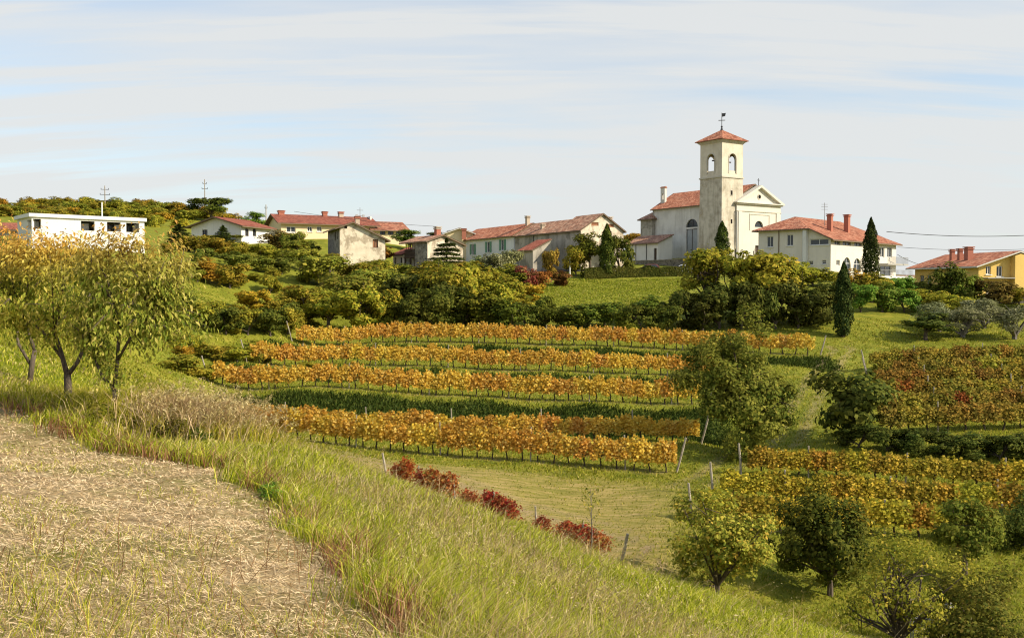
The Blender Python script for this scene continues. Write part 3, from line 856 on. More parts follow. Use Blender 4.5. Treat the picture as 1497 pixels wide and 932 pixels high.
class House:
    def __init__(s, name, label, cat, px, d, py_base, ang, group=None, sink=1.5):
        p = at(px, py_base, d)
        s.N = p; s.ang = R(ang); s.a = Vector((math.cos(s.ang), math.sin(s.ang))); s.b = Vector((-s.a.y, s.a.x))
        s.root = thing(name, label, cat, p, s.ang, group); s.sink = sink

    def u_to(s, px, v=0.0):
        """length along the front wall (set back by v) at which picture column px is reached"""
        k = (px - PW / 2) / PF; c_ = s.N.to_2d() + s.b * v
        return (k * c_.y - c_.x) / (s.a.x - k * s.a.y)

    def v_to(s, px, u=0.0):
        k = (px - PW / 2) / PF; c_ = s.N.to_2d() + s.a * u
        return (k * c_.y - c_.x) / (s.b.x - k * s.b.y)

    def h(s, py, u=0.0, v=0.0):
        """height above the base of picture row py at local (u, v)"""
        y = s.N.y + s.a.y * u + s.b.y * v
        return zat(py, y) - s.N.z

    def wall(s, p0, p1, mtl, top=None, holes=(), thick=0.28, bottom=None, name='wall', parent=None):
        """vertical wall from p0 to p1 (outside on the right hand); top: height or list of (s, w) outline points from the far end back"""
        p0 = Vector(p0); p1 = Vector(p1); ln = (p1 - p0).length; d = (p1 - p0) / ln; n = Vector((d.y, -d.x))
        bot = -s.sink if bottom is None else bottom
        if isinstance(top, (int, float)): outl = [(0, bot), (ln, bot), (ln, top), (0, top)]
        else: outl = [(0, bot), (ln, bot)] + [(q[0] * ln, q[1]) for q in top]
        bm = bmesh.new(); edges = []

        def P(q, off=0.0): return (p0.x + d.x * q[0] - n.x * off, p0.y + d.y * q[0] - n.y * off, q[1])
        for lp in [outl] + [h_ for h_ in holes]:
            vs = [bm.verts.new(P(q)) for q in lp]
            for i in range(len(vs)): edges.append(bm.edges.new((vs[i], vs[(i + 1) % len(vs)])))
        bmesh.ops.triangle_fill(bm, use_beauty=True, use_dissolve=False, edges=edges, normal=(n.x, n.y, 0))
        for lp in holes:
            k = len(lp)
            f = [bm.verts.new(P(q)) for q in lp]; b = [bm.verts.new(P(q, thick)) for q in lp]
            for i in range(k): bm.faces.new((f[i], f[(i + 1) % k], b[(i + 1) % k], b[i]))
        bmesh.ops.recalc_face_normals(bm, faces=bm.faces)
        me = bpy.data.meshes.new(name); bm.to_mesh(me); bm.free()
        o = add(name, me, M[mtl], parent or s.root)
        s.last = (p0, d, n, o)
        return o

    def loc(s, q, off):
        p0, d, n, o = s.last
        return Vector((p0.x + d.x * q[0] + n.x * off, p0.y + d.y * q[0] + n.y * off, q[1]))

    def window(s, hole, mtl='frame_white', pane='glass', inset=0.14, bar=0.07, cross=True, sill=None, shutters=None, name='window'):
        """frame, glazing bars and pane set into an opening of the last wall"""
        p0, d, n, o = s.last
        s0 = min(q[0] for q in hole); s1 = max(q[0] for q in hole); w0 = min(q[1] for q in hole); w1 = max(q[1] for q in hole)
        mb = MB()

        def pc(a, b, o0, o1):
            pts = [s.loc(q, o0) for q in ((a[0], a[1]), (b[0], a[1]), (b[0], b[1]), (a[0], b[1]))]
            mb.prism(pts, tuple(Vector((n.x, n.y, 0)) * (o1 - o0)))
        e = 0.004
        rectish = len(hole) == 4
        if rectish:
            pc((s0 + e, w0 + e), (s1 - e, w0 + bar), -inset - 0.05, -inset); pc((s0 + e, w1 - bar), (s1 - e, w1 - e), -inset - 0.05, -inset)
            pc((s0 + e, w0 + bar), (s0 + bar, w1 - bar), -inset - 0.05, -inset); pc((s1 - bar, w0 + bar), (s1 - e, w1 - bar), -inset - 0.05, -inset)
        if cross:
            m_ = (s0 + s1) / 2; pc((m_ - bar * 0.45, w0 + bar), (m_ + bar * 0.45, w1 - bar - (0 if rectish else (s1 - s0) * 0.05)), -inset - 0.045, -inset + 0.006)
        if not rectish or not cross:
            hh = w0 + (w1 - w0) * 0.55; pc((s0 + bar, hh), (s1 - bar, hh + bar * 0.8), -inset - 0.043, -inset + 0.004)
        fr = mb.build(name, M[mtl], s.root)
        pts = [s.loc(q, -inset - 0.06) for q in hole]
        add('pane', pymesh('pane', pts, [tuple(range(len(pts)))]), M[pane], fr)
        if sill:
            mb = MB(); pts = [s.loc(q, 0.002) for q in ((s0 - 0.1, w0 - 0.1), (s1 + 0.1, w0 - 0.1), (s1 + 0.1, w0 - 0.005), (s0 - 0.1, w0 - 0.005))]
            mb.prism(pts, tuple(Vector((n.x, n.y, 0)) * 0.12)); mb.build('sill', M[sill], fr)
        if shutters:
            sw = (s1 - s0) * 0.52
            for (q0, q1) in ((s0 - sw - 0.03, s0 - 0.03), (s1 + 0.03, s1 + sw + 0.03)):
                mb = MB(); pts = [s.loc(q, 0.02) for q in ((q0, w0), (q1, w0), (q1, w1), (q0, w1))]
                mb.prism(pts, tuple(Vector((n.x, n.y, 0)) * 0.05))
                k = 9
                for i in range(k):
                    z0 = w0 + 0.08 + (w1 - w0 - 0.16) * i / k
                    pts = [s.loc(q, 0.071) for q in ((q0 + 0.06, z0), (q1 - 0.06, z0), (q1 - 0.06, z0 + 0.09), (q0 + 0.06, z0 + 0.09))]
                    mb.prism(pts, tuple(Vector((n.x, n.y, 0.2)) * 0.02))
                mb.build('shutter', M[shutters], fr)
        return fr

    def roof(s, planes, mtl='tile_red', soffit='soffit', thick=0.16, name='roof', period=0.32):
        """planes: convex polygons, first edge is the eave; barrel tiles run up the slope"""
        bm = bmesh.new(); uvl = bm.loops.layers.uv.new('UVMap'); sb = MB()
        for poly in planes:
            poly = [Vector(p) for p in poly]
            es = (poly[1] - poly[0]).normalized()
            nn = Vector((0, 0, 0))
            for i in range(len(poly)): nn += poly[i].cross(poly[(i + 1) % len(poly)])
            nn.normalize()
            if nn.z < 0: nn = -nn; 
            et = nn.cross(es)
            q = [((p - poly[0]).dot(es), (p - poly[0]).dot(et)) for p in poly]
            if et.z < 0: raise ValueError('roof plane order')
            s0 = min(a[0] for a in q); s1 = max(a[0] for a in q); t0 = min(a[1] for a in q); t1 = max(a[1] for a in q)
            k = int((s1 - s0) / (period / 4)) + 2; step = period / 4
            tt = max(2, int((t1 - t0) / 1.2) + 1)
            b2 = bmesh.new(); grid = []
            for i in range(k + 1):
                x = s0 + i * step; hgt = 0.05 * (1 if i % 4 == 1 else (0.55 if i % 4 in (0, 2) else 0.0))
                grid.append([b2.verts.new((x, t0 + (t1 - t0) * j / tt, hgt)) for j in range(tt + 1)])
            for i in range(k):
                for j in range(tt): b2.faces.new((grid[i][j], grid[i + 1][j], grid[i + 1][j + 1], grid[i][j + 1]))
            area = sum(q[i][0] * q[(i + 1) % len(q)][1] - q[(i + 1) % len(q)][0] * q[i][1] for i in range(len(q)))
            sg = 1 if area > 0 else -1
            for i in range(len(q)):
                a = q[i]; b = q[(i + 1) % len(q)]
                dx, dy = b[0] - a[0], b[1] - a[1]
                if abs(dx) + abs(dy) < 1e-6: continue
                bmesh.ops.bisect_plane(b2, geom=b2.verts[:] + b2.edges[:] + b2.faces[:], plane_co=(a[0], a[1], 0), plane_no=(dy * sg, -dx * sg, 0), clear_outer=True)
            mp = {}
            for v in b2.verts:
                w = poly[0] + es * v.co.x + et * v.co.y + nn * (v.co.z + 0.012)
                mp[v] = (bm.verts.new(w), v.co.x, v.co.y)
            for f in b2.faces:
                nf = bm.faces.new([mp[v][0] for v in f.verts])
                for lp, v in zip(nf.loops, f.verts): lp[uvl].uv = (mp[v][1], mp[v][2])
            b2.free()
            sb.prism([p for p in poly], tuple(Vector((0, 0, -thick))))
        me = bpy.data.meshes.new(name); bm.to_mesh(me); bm.free()
        o = add(name, me, M[mtl], s.root)
        sb.build('eave_board', M[soffit], o)
        s.rf = o
        return o

    def chimney(s, u, v, z0, z1, w=0.7, dpt=0.6, mtl='brick_red', cap='brick_red', gap=False):
        mb = MB().box((u - w / 2, v - dpt / 2, z0), (u + w / 2, v + dpt / 2, z1 - 0.35))
        o = mb.build('chimney', M[mtl], s.rf)
        mb = MB()
        mb.box((u - w / 2 - 0.10, v - dpt / 2 - 0.10, z1 - 0.345), (u + w / 2 + 0.10, v + dpt / 2 + 0.10, z1 - 0.20))
        mb.box((u - w / 2 + 0.02, v - dpt / 2 + 0.02, z1 - 0.197), (u + w / 2 - 0.02, v + dpt / 2 - 0.02, z1 - 0.10))
        mb.box((u - w / 2 - 0.14, v - dpt / 2 - 0.14, z1 - 0.097), (u + w / 2 + 0.14, v + dpt / 2 + 0.14, z1))
        mb.build('chimney_cap', M[cap], o)
        return o

    def box(s, name, a, b, mtl, parent=None):
        return MB().box(a, b).build(name, M[mtl], parent or s.root)

    def gable(s, Mw, L, ze, zr, mtl, over=0.4, tile='tile_red', split=0.5, axis='v', soffit='soffit', mats=None, holes=None, ze2=None, front_over=None, wins=None):
        """box house; axis 'v': ridge runs back, gables at v=0 and v=L; axis 'u': ridge along the front, gables at u=0 and u=Mw"""
        mats = mats or {}; holes = holes or {}; wins = wins or {}
        ze2 = ze if ze2 is None else ze2
        fo = over if front_over is None else front_over
        walls = {'front': ((0, 0), (Mw, 0)), 'right': ((Mw, 0), (Mw, L)), 'back': ((Mw, L), (0, L)), 'left': ((0, L), (0, 0))}
        c_ = -0.08
        for k, (p0, p1) in walls.items():
            if axis == 'v':
                top = {'front': [(1, ze2 + c_), (split, zr + c_), (0, ze + c_)], 'back': [(1, ze + c_), (1 - split, zr + c_), (0, ze2 + c_)], 'left': ze + c_, 'right': ze2 + c_}[k]
            else:
                top = {'left': [(1, ze + c_), (1 - split, zr + c_), (0, ze2 + c_)], 'right': [(1, ze2 + c_), (split, zr + c_), (0, ze + c_)], 'front': ze + c_, 'back': ze2 + c_}[k]
            s.wall(p0, p1, mats.get(k, mtl), top, holes.get(k, ()))
            for w_ in wins.get(k, ()): s.window(**w_)
        if axis == 'v':
            ur = Mw * split; sl1 = (zr - ze) / ur; sl2 = (zr - ze2) / (Mw - ur)
            s.roof([[(-over, L + over, ze - over * sl1), (-over, -fo, ze - over * sl1), (ur, -fo, zr), (ur, L + over, zr)],
                    [(Mw + over, -fo, ze2 - over * sl2), (Mw + over, L + over, ze2 - over * sl2), (ur, L + over, zr), (ur, -fo, zr)]], tile, soffit)
        else:
            vr = L * split; sl1 = (zr - ze) / vr; sl2 = (zr - ze2) / (L - vr)
            s.roof([[(-over, -fo, ze - fo * sl1), (Mw + over, -fo, ze - fo * sl1), (Mw + over, vr, zr), (-over, vr, zr)],
                    [(Mw + over, L + over, ze2 - over * sl2), (-over, L + over, ze2 - over * sl2), (-over, vr, zr), (Mw + over, vr, zr)]], tile, soffit)


def pipe(h_, pts, r=0.06, mtl='metal_grey', name='downpipe'):
    return MB().tube(pts, r, 6).build(name, M[mtl], h_.root)


# ---- bell tower
T = House('bell_tower', 'tall square bell tower with arched belfry openings and red pyramid roof', 'tower', 1054.5, 171, 380, 34)
sw = T.u_to(1084.5); hb = T.h(257); he = T.h(207)
bat = 0.22
# shaft with a slight batter
mb = MB(); r2 = math.sqrt(2) / 2
ctr = (sw / 2, sw / 2)
mb.frustum(ctr, (sw + 2 * bat) * r2, sw * r2, -1.5, hb - 0.2)
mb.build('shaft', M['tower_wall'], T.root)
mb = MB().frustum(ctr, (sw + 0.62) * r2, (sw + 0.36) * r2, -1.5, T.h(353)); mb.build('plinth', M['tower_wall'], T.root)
MB().box((-0.16, -0.16, hb - 0.2), (sw + 0.16, sw + 0.16, hb + 0.06)).build('string_course', M['cornice'], T.root)
ow, oh = 1.85, 3.55; z0 = T.h(252)
for p0, p1 in (((0, 0), (sw, 0)), ((sw, 0), (sw, sw)), ((sw, sw), (0, sw)), ((0, sw), (0, 0))):
    hole = arch(sw / 2 - ow / 2, z0, ow, oh, 10)
    T.wall(p0, p1, 'belfry_wall', he, [hole], 0.32, hb + 0.06, 'belfry_wall')
    ww = T.last[3]
    mb = MB()
    pts_o = [T.loc(q, 0.003) for q in arch(sw / 2 - ow / 2 - 0.16, z0 - 0.02, ow + 0.32, oh + 0.18, 10)]
    pts_i = [T.loc(q, 0.003) for q in arch(sw / 2 - ow / 2 - 0.0, z0 - 0.02, ow, oh + 0.02, 10)]
    nrm = T.last[2]
    for i in range(1, len(pts_o) - 1 + 1):
        j = (i + 1) % len(pts_o)
        if j == 1: continue
        if i == len(pts_o) - 1: j = 0
        mb.prism([pts_o[i], pts_o[j], pts_i[j], pts_i[i]], (nrm.x * 0.07, nrm.y * 0.07, 0))
    mb.build('arch_surround', M['cornice'], ww)
    MB().prism([T.loc(q, -0.25) for q in rect(sw / 2 - ow / 2 + 0.005, z0 + 0.003, ow - 0.01, 0.5)], (nrm.x * 0.12, nrm.y * 0.12, 0)).build('parapet', M['belfry_wall'], ww)
MB().box((0.5, 0.5, hb + 0.1), (sw - 0.5, sw - 0.5, hb + 0.3)).build('belfry_floor', M['frame_wood'], T.root)
bell = MB()
for zz, rr, z2, r2_ in ((0, 0.62, 0.15, 0.55), (0.15, 0.55, 0.6, 0.42), (0.6, 0.42, 0.85, 0.25), (0.85, 0.25, 0.95, 0.05)):
    bell.frustum(ctr, rr, r2_, z0 + 1.3 + zz, z0 + 1.3 + z2, 14, 0)
bo = bell.build('bell', M['metal_dark'], T.root)
MB().box((0.3, sw / 2 - 0.1, z0 + 2.3), (sw - 0.3, sw / 2 + 0.1, z0 + 2.5)).build('bell_beam', M['frame_wood'], T.root)
for k_, (e, za, zb) in enumerate(((0.12, he - 0.02, he + 0.14), (0.28, he + 0.14, he + 0.30), (0.45, he + 0.30, he + 0.42))):
    MB().box((-e, -e, za), (sw + e, sw + e, zb)).build('cornice', M['cornice'], T.root)
e = 0.72; zr0 = he + 0.50; zr1 = T.h(190, sw / 2, sw / 2)
cx = sw / 2
corn = [(-e, -e), (sw + e, -e), (sw + e, sw + e), (-e, sw + e)]
T.roof([[(*corn[i], zr0), (*corn[(i + 1) % 4], zr0), (cx, cx, zr1)] for i in range(4)], 'tile_red', 'brick_red', 0.08)
mb = MB()
mb.frustum((cx, cx), 0.28, 0.12, zr1 - 0.12, zr1 + 0.45, 8)
mb.frustum((cx, cx), 0.05, 0.22, zr1 + 0.45, zr1 + 0.6, 10).frustum((cx, cx), 0.22, 0.05, zr1 + 0.6, zr1 + 0.78, 10)
zc = T.h(165, cx, cx)
mb.tube([(cx, cx, zr1 + 0.7), (cx, cx, zc)], 0.07, 6)
zx = T.h(176, cx, cx)
mb.tube([(cx - 0.42, cx + 0.42, zx), (cx + 0.42, cx - 0.42, zx)], 0.07, 6)
mb.prism([(cx, cx, zc - 0.75), (cx + 0.42, cx - 0.42, zc - 0.6), (cx + 0.5, cx - 0.5, zc - 0.05), (cx, cx, zc - 0.1)], (0.03, 0.03, 0))
mb.build('cross', M['metal_dark'], T.root)
for py in (281, 323):        # slit windows in the lit face, set into shallow frames
    mb = MB().box((sw * 0.45 - 0.32, -0.10, T.h(py + 4)), (sw * 0.45 + 0.32, 0.02, T.h(py - 4.5))); w_ = mb.build('slit_window', M['cornice'], T.root)
    MB().box((sw * 0.45 - 0.2, -0.125, T.h(py + 3)), (sw * 0.45 + 0.2, -0.103, T.h(py - 3.5))).build('pane', M['dark_inside'], w_)
MB().box((sw * 0.62, -0.34, -1.2), (sw * 0.62 + 0.9, -0.05, T.h(363))).build('door', M['frame_wood'], T.root)

# ---- church
ua = T.u_to(1074)
q = T.N.to_2d() + T.a * ua - T.b * 0.35
CH = House('church', 'cream church with classical pediment front and long plastered nave', 'church', 748.5, 100, 420, 34)
CH.N = Vector((q.x, q.y, T.N.z)); CH.root.location = CH.N
FW = CH.u_to(1140); NL = CH.v_to(953.5)
hf = CH.h(298); hn = CH.h(305, 0, NL)
hr = hn + 3.35
ap = CH.h(271, FW / 2)
# facade: a slab with a pediment standing a little proud of the nave
lun = lunette(FW * 0.5 - 1.15, CH.h(332, FW / 2), 2.3)
dr = rect(FW * 0.5 - 0.95, -1.4, 1.9, 4.2)
sm = rect(FW * 0.37, CH.h(373, 4), 0.6, 0.8)
CH.wall((0, 0), (FW, 0), 'facade_wall', hf, [lun, dr, sm], 0.4)
fw_ = CH.last
CH.window(lun, 'frame_wood', cross=False, inset=0.25, name='lunette_window')
CH.window(dr, 'frame_wood', 'frame_wood', cross=True, inset=0.3, name='door')
CH.window(sm, 'frame_wood', cross=False, inset=0.2)
CH.wall((FW, 0), (FW, 1.0), 'facade_wall', hf); CH.wall((0, 1.0), (0, 0), 'facade_wall', hf)
CH.box('frieze', (-0.12, -0.12, hf - 1.25), (FW + 0.12, 0.98, hf - 1.1), 'cornice')
for u0 in (0.35, FW - 1.25):
    CH.box('pilaster', (u0, -0.14, -1.4), (u0 + 0.9, -0.003, hf - 1.26), 'facade_wall')
CH.box('cornice', (-0.25, -0.35, hf + 0.002), (FW + 0.25, 0.9, hf + 0.22), 'cornice')
CH.box('cornice', (-0.5, -0.6, hf + 0.223), (FW + 0.5, 0.95, hf + 0.42), 'facade_wall')
zt = hf + 0.423
MB().prism([(0.2, 0.0, zt), (FW - 0.2, 0.0, zt), (FW / 2, 0.0, ap - 0.35)], (0, 0.8, 0)).build('tympanum', M['facade_wall'], CH.root)
mb = MB()
k_ = (ap - zt) / (FW / 2 + 0.5)
for sg in (0, 1):
    f_ = (lambda u: u) if sg == 0 else (lambda u: FW - u)
    mb.prism([(f_(-0.5), -0.6, zt), (f_(0.5), -0.6, zt + 0.02), (f_(FW / 2), -0.6, ap - 0.42), (f_(FW / 2), -0.6, ap)], (0, 1.5, 0))
mb.build('raking_cornice', M['facade_wall'], CH.root)
mb = MB()
for i in range(14):
    t0, t1 = 2 * PI * i / 14, 2 * PI * (i + 1) / 14; c0 = (FW / 2, zt + 1.15)
    mb.prism([(c0[0] + 0.5 * math.cos(t0), -0.002, c0[1] + 0.5 * math.sin(t0)), (c0[0] + 0.5 * math.cos(t1), -0.002, c0[1] + 0.5 * math.sin(t1)),
              (c0[0] + 0.36 * math.cos(t1), -0.002, c0[1] + 0.36 * math.sin(t1)), (c0[0] + 0.36 * math.cos(t0), -0.002, c0[1] + 0.36 * math.sin(t0))], (0, -0.09, 0))
oc = mb.build('oculus', M['cornice'], CH.root)
MB().frustum((0, 0), 0.35, 0.35, 0, 0.03, 14).build('pane', M['dark_inside'], oc).matrix_local = Matrix.Translation((FW / 2, -0.006, zt + 1.15)) @ Matrix.Rotation(PI / 2, 4, 'X')
# framed panel above the lunette
mb = MB(); pz0, pz1 = hf - 4.6, hf - 1.75; pu0, pu1 = FW * 0.28, FW * 0.74
for a_, b_ in (((pu0, pz1), (pu1, pz1 + 0.14)), ((pu0, pz0), (pu0 + 0.14, pz1)), ((pu1 - 0.14, pz0), (pu1, pz1))):
    mb.box((a_[0], -0.08, a_[1]), (b_[0], -0.003, b_[1]))
mb.build('panel_moulding', M['cornice'], CH.root)
mb = MB().tube([(FW / 2, 0.2, ap - 0.1), (FW / 2, 0.2, ap + 1.3)], 0.06, 6).tube([(FW / 2 - 0.35, 0.2, ap + 0.95), (FW / 2 + 0.35, 0.2, ap + 0.95)], 0.055, 6)
mb.build('cross', M['metal_dark'], CH.root)
# nave
v1 = CH.v_to(1020.5) ; l0 = CH.v_to(1001); lw_ = 3.1
# along the left wall s runs from the back end (s=0 at v=NL) to the front
ls = NL - (CH.v_to(1010.5)) - lw_ / 2
lun2 = lunette(ls, CH.h(332.5, 0, NL - ls), lw_)
pan = rect(ls + 0.1, CH.h(374, 0, NL - ls), lw_ - 0.2, CH.h(335, 0, NL - ls) - CH.h(374, 0, NL - ls))
CH.wall((0.05, NL), (0.05, 1.0), 'church_wall', hn - 0.08, [lun2, pan], 0.35)
CH.window(lun2, 'frame_wood', cross=True, inset=0.25, name='lunette_window')
CH.window(pan, 'frame_wood', 'panel_blue', cross=True, inset=0.1, bar=0.1, name='blocked_opening')
CH.wall((FW - 0.05, 1.0), (FW - 0.05, NL), 'church_wall', hn - 0.08)
CH.wall((FW, NL), (0, NL), 'church_wall', [(1, hn - 0.08), (0.5, hr - 0.08), (0, hn - 0.08)])
sl_ = (hr - hn) / (FW / 2); ov = 0.45
CH.roof([[(-ov, NL + 0.3, hn - ov * sl_), (-ov, 0.96, hn - ov * sl_), (FW / 2, 0.96, hr), (FW / 2, NL + 0.3, hr)],
         [(FW + ov, 0.96, hn - ov * sl_), (FW + ov, NL + 0.3, hn - ov * sl_), (FW / 2, NL + 0.3, hr), (FW / 2, 0.96, hr)]], 'tile_red')
mb = MB().box((-0.14, 1.2, hn - 0.42), (0.045, NL, hn - 0.24)); mb.build('eave_moulding', M['cornice'], CH.root)
pipe(CH, [(-0.12, -0.12, hf - 1.3), (-0.12, -0.12, -1)], 0.09)
pipe(CH, [(-0.05, NL - 0.3, hn - 0.45), (-0.05, NL - 0.3, -1)], 0.07)
# little bell gable at the back
vb = CH.v_to(966, 2.2)
bz0 = CH.h(301, 2.2, NL - 0.5); bz1 = CH.h(275, 2.2, NL - 0.5)
CH.wall((2.0, NL - 0.1), (2.0, NL - 1.3), 'church_wall', bz1, [arch(0.38, bz0 + 1.25, 0.44, 1.2, 6)], 0.5, bz0 - 1.0, 'bell_gable')
bg_ = CH.last[3]
CH.wall((2.5, NL - 1.3), (2.5, NL - 0.1), 'church_wall', bz1, [arch(0.38, bz0 + 1.25, 0.44, 1.2, 6)], 0.05, bz0 - 1.0, 'wall', bg_)
CH.wall((2.0, NL - 1.3), (2.5, NL - 1.3), 'church_wall', bz1, (), 0.1, bz0 - 1.0, 'wall', bg_); CH.wall((2.5, NL - 0.1), (2.0, NL - 0.1), 'church_wall', bz1, (), 0.1, bz0 - 1.0, 'wall', bg_)
MB().prism([(2.25, NL - 1.45, bz1 + 0.32), (1.88, NL - 1.45, bz1 + 0.003), (2.62, NL - 1.45, bz1 + 0.003)], (0, 1.5, 0)).build('cap', M['tile_red'], bg_)

# ---- sacristy lean-to against the nave and the small apse behind
SA = House('sacristy', 'low white annex with rusty tiled lean-to roof beside the nave', 'annex', 962, 178, 381, 34)
sl_l = SA.v_to(915); su = 3.6; z_e = SA.h(354); z_t = z_e + 1.5
dh = rect(sl_l - 1.15, 0.0, 0.75, SA.h(362.5) - 0.0)
SA.wall((0, sl_l), (0, 0), 'white_wall', z_e, [dh], 0.25)
SA.window(dh, 'frame_wood', 'frame_wood', cross=False, name='door')
SA.wall((0, 0), (su, 0), 'white_wall', [(1, z_t), (0, z_e)]); SA.wall((su, sl_l), (0, sl_l), 'white_wall', [(1, z_e), (0, z_t)]); SA.wall((su, 0), (su, sl_l), 'white_wall', z_t)
SA.roof([[(-0.45, sl_l + 0.4, z_e - 0.1), (-0.45, -0.4, z_e - 0.1), (su, -0.4, z_t + 0.08), (su, sl_l + 0.4, z_t + 0.08)]], 'tile_old')
for f_ in (0.35, 0.68): pipe(SA, [(-0.06, sl_l * f_, z_e - 0.2), (-0.06, sl_l * f_, -0.5)], 0.07, 'metal_dark')
AP = House('apse', 'small grey apse with conical tiled roof at the back of the church', 'apse', 953, 190, 381, 34)
al = AP.v_to(936); az = AP.h(320)
AP.wall((0, al), (0, 0), 'old_wall', az); AP.wall((0, 0), (4, 0), 'old_wall', az); AP.wall((4, al), (0, al), 'old_wall', az); AP.wall((4, 0), (4, al), 'old_wall', az)
AP.roof([[(-0.5, al + 0.5, az), (-0.5, -0.5, az), (2, al * 0.4, az + 1.5), (2, al * 0.6, az + 1.5)], [(-0.5, -0.5, az), (4.5, -0.5, az), (2, al * 0.4, az + 1.5)],
         [(4.5, al + 0.5, az), (-0.5, al + 0.5, az), (2, al * 0.6, az + 1.5)], [(4.5, -0.5, az), (4.5, al + 0.5, az), (2, al * 0.6, az + 1.5), (2, al * 0.4, az + 1.5)]], 'tile_old')

# ---- parish house
PA = House('parish_house', 'large white house with red hipped roof, two brick chimneys and balcony', 'house', 1214, 138, 411, 46)
L1 = PA.v_to(1108); l_ = PA.v_to(1178); MU = PA.u_to(1309)
e_lo = PA.h(347); e_hi = PA.h(331, 0, l_)
top_ = [(1, e_lo), (1 - l_ / L1, e_hi), (0, e_hi)]


def lw(px0, px1, py0, py1):     # opening in the left (shaded) wall from picture columns and rows
    va, vb_ = PA.v_to(px0), PA.v_to(px1); vm = (va + vb_) / 2
    return rect(L1 - va, PA.h(py1, 0, vm), va - vb_, PA.h(py0, 0, vm) - PA.h(py1, 0, vm))


def rw(px0, px1, py0, py1, f=rect):
    ua_, ub_ = PA.u_to(px0), PA.u_to(px1); um = (ua_ + ub_) / 2
    return f(ua_, PA.h(py1, um), ub_ - ua_, PA.h(py0, um) - PA.h(py1, um))


LWN = [lw(1120.5, 1129.5, 345.5, 361), lw(1149.5, 1158.5, 343, 359), lw(1183, 1210.5, 349, 358), lw(1182, 1188, 381, 387), lw(1201, 1207, 380, 386), lw(1151, 1158, 381, 394)]
PA.wall((0, L1), (0, 0), 'parish_wall', top_, LWN)
for w_ in LWN[:2]: PA.window(w_, sill='frame_white')
PA.window(LWN[2], cross=True, bar=0.1, sill='frame_white')
for w_ in LWN[3:]: PA.window(w_, cross=False, sill='frame_white')
RWN = [rw(1219, 1227, 349, 358), rw(1231, 1243, 350, 359), rw(1248, 1259, 351.5, 360), rw(1222, 1227, 380, 388), rw(1232, 1243, 376, 396, arch), rw(1247, 1258, 377.5, 397, arch), rw(1286, 1292, 361, 376), rw(1296, 1303, 361, 376), rw(1286, 1303, 388, 404)]
PA.wall((0, 0), (MU, 0), 'parish_wall', e_lo, RWN)
for w_ in RWN: PA.window(w_, bar=0.09)
PA.wall((MU, 0), (MU, L1), 'parish_wall', [(1, e_hi), (l_ / L1, e_hi), (0, e_lo)]); PA.wall((MU, L1), (0, L1), 'parish_wall', e_hi)
o_ = 0.75
rise = (e_hi - e_lo) / l_
zrd = e_hi + (L1 - l_) / 2 * rise; vr = (l_ + L1) / 2; ud = (L1 - l_) / 2
lo_ = e_lo - o_ * rise
hi_ = e_hi + 0.0
PA.roof([[(-o_, -o_, lo_), (MU + o_, -o_, lo_), (MU - ud, vr, zrd), (ud, vr, zrd), (-o_, l_ - o_, e_hi - o_ * rise)],
         [(-o_, L1 + o_, e_hi - o_ * rise), (-o_, l_ - o_, e_hi - o_ * rise), (ud, vr, zrd)],
         [(MU + o_, L1 + o_, e_hi - o_ * rise), (-o_, L1 + o_, e_hi - o_ * rise), (ud, vr, zrd), (MU - ud, vr, zrd)],
         [(MU + o_, -o_, lo_), (MU + o_, L1 + o_, e_hi - o_ * rise), (MU - ud, vr, zrd)]], 'tile_red', 'soffit')
pipe(PA, [(-0.22, l_ + 0.1, e_hi - 0.5), (-0.22, l_ + 0.1, -1)], 0.42, 'bright_wall', 'round_pillar')
pipe(PA, [(-0.08, PA.v_to(1138), e_hi - 0.2), (-0.08, PA.v_to(1138), -1)], 0.07, 'soffit')
for px in (1212, 1237):
    uu = PA.u_to(px, l_ * 0.75); vv = l_ * 0.75
    PA.chimney(uu, vv, e_lo, PA.h(312.5 if px == 1212 else 313.5, uu, vv), 0.6 if px == 1212 else 0.75, 0.7)
ub = PA.u_to(1284)
bz = PA.h(385, ub)
MB().box((ub, -1.5, bz - 0.22), (MU + 1.3, -0.005, bz)).build('balcony', M['concrete'], PA.root)
mb = MB(); k_ = 22
for i in range(k_ + 1):
    u_ = ub + (MU + 1.25 - ub) * i / k_; mb.box((u_ - 0.02, -1.46, bz + 0.002), (u_ + 0.02, -1.42, bz + 1.0))
mb.box((ub, -1.47, bz + 1.003), (MU + 1.27, -1.41, bz + 1.06)); mb.build('balcony_railing', M['metal_grey'], PA.root)
MB().box((PA.u_to(1262), -2.2, -1.5), (MU + 1.6, -0.01, PA.h(404, MU))).build('terrace', M['bright_wall'], PA.root)
tz = PA.h(404, MU); mb = MB(); tu = PA.u_to(1262)
for i in range(30):
    u_ = tu + (MU + 1.5 - tu) * i / 29; mb.box((u_ - 0.02, -2.16, tz + 0.002), (u_ + 0.02, -2.12, tz + 0.9))
mb.box((tu, -2.17, tz + 0.903), (MU + 1.55, -2.11, tz + 0.96)); mb.build('terrace_railing', M['metal_grey'], PA.root)
mb = MB().tube([(PA.u_to(1204, l_), l_, zrd - 1.4), (PA.u_to(1204, l_), l_, PA.h(294, 2, l_))], 0.04, 5)
um = PA.u_to(1204, l_)
for zz in (0.25, 0.6, 1.0): mb.tube([(um - 0.35, l_ + 0.35, PA.h(294, 2, l_) - zz), (um + 0.35, l_ - 0.35, PA.h(294, 2, l_) - zz)], 0.025, 4)
mb.build('aerial', M['metal_grey'], PA.rf)

# ---- yellow house
YE = House('yellow_house', 'yellow house with gable front, red roof and three brick chimneys', 'house', 1430, 120, 432, 10)
yl = YE.v_to(1337); yw = 10.4
ye, yr = YE.h(386), YE.h(367, 5.2)


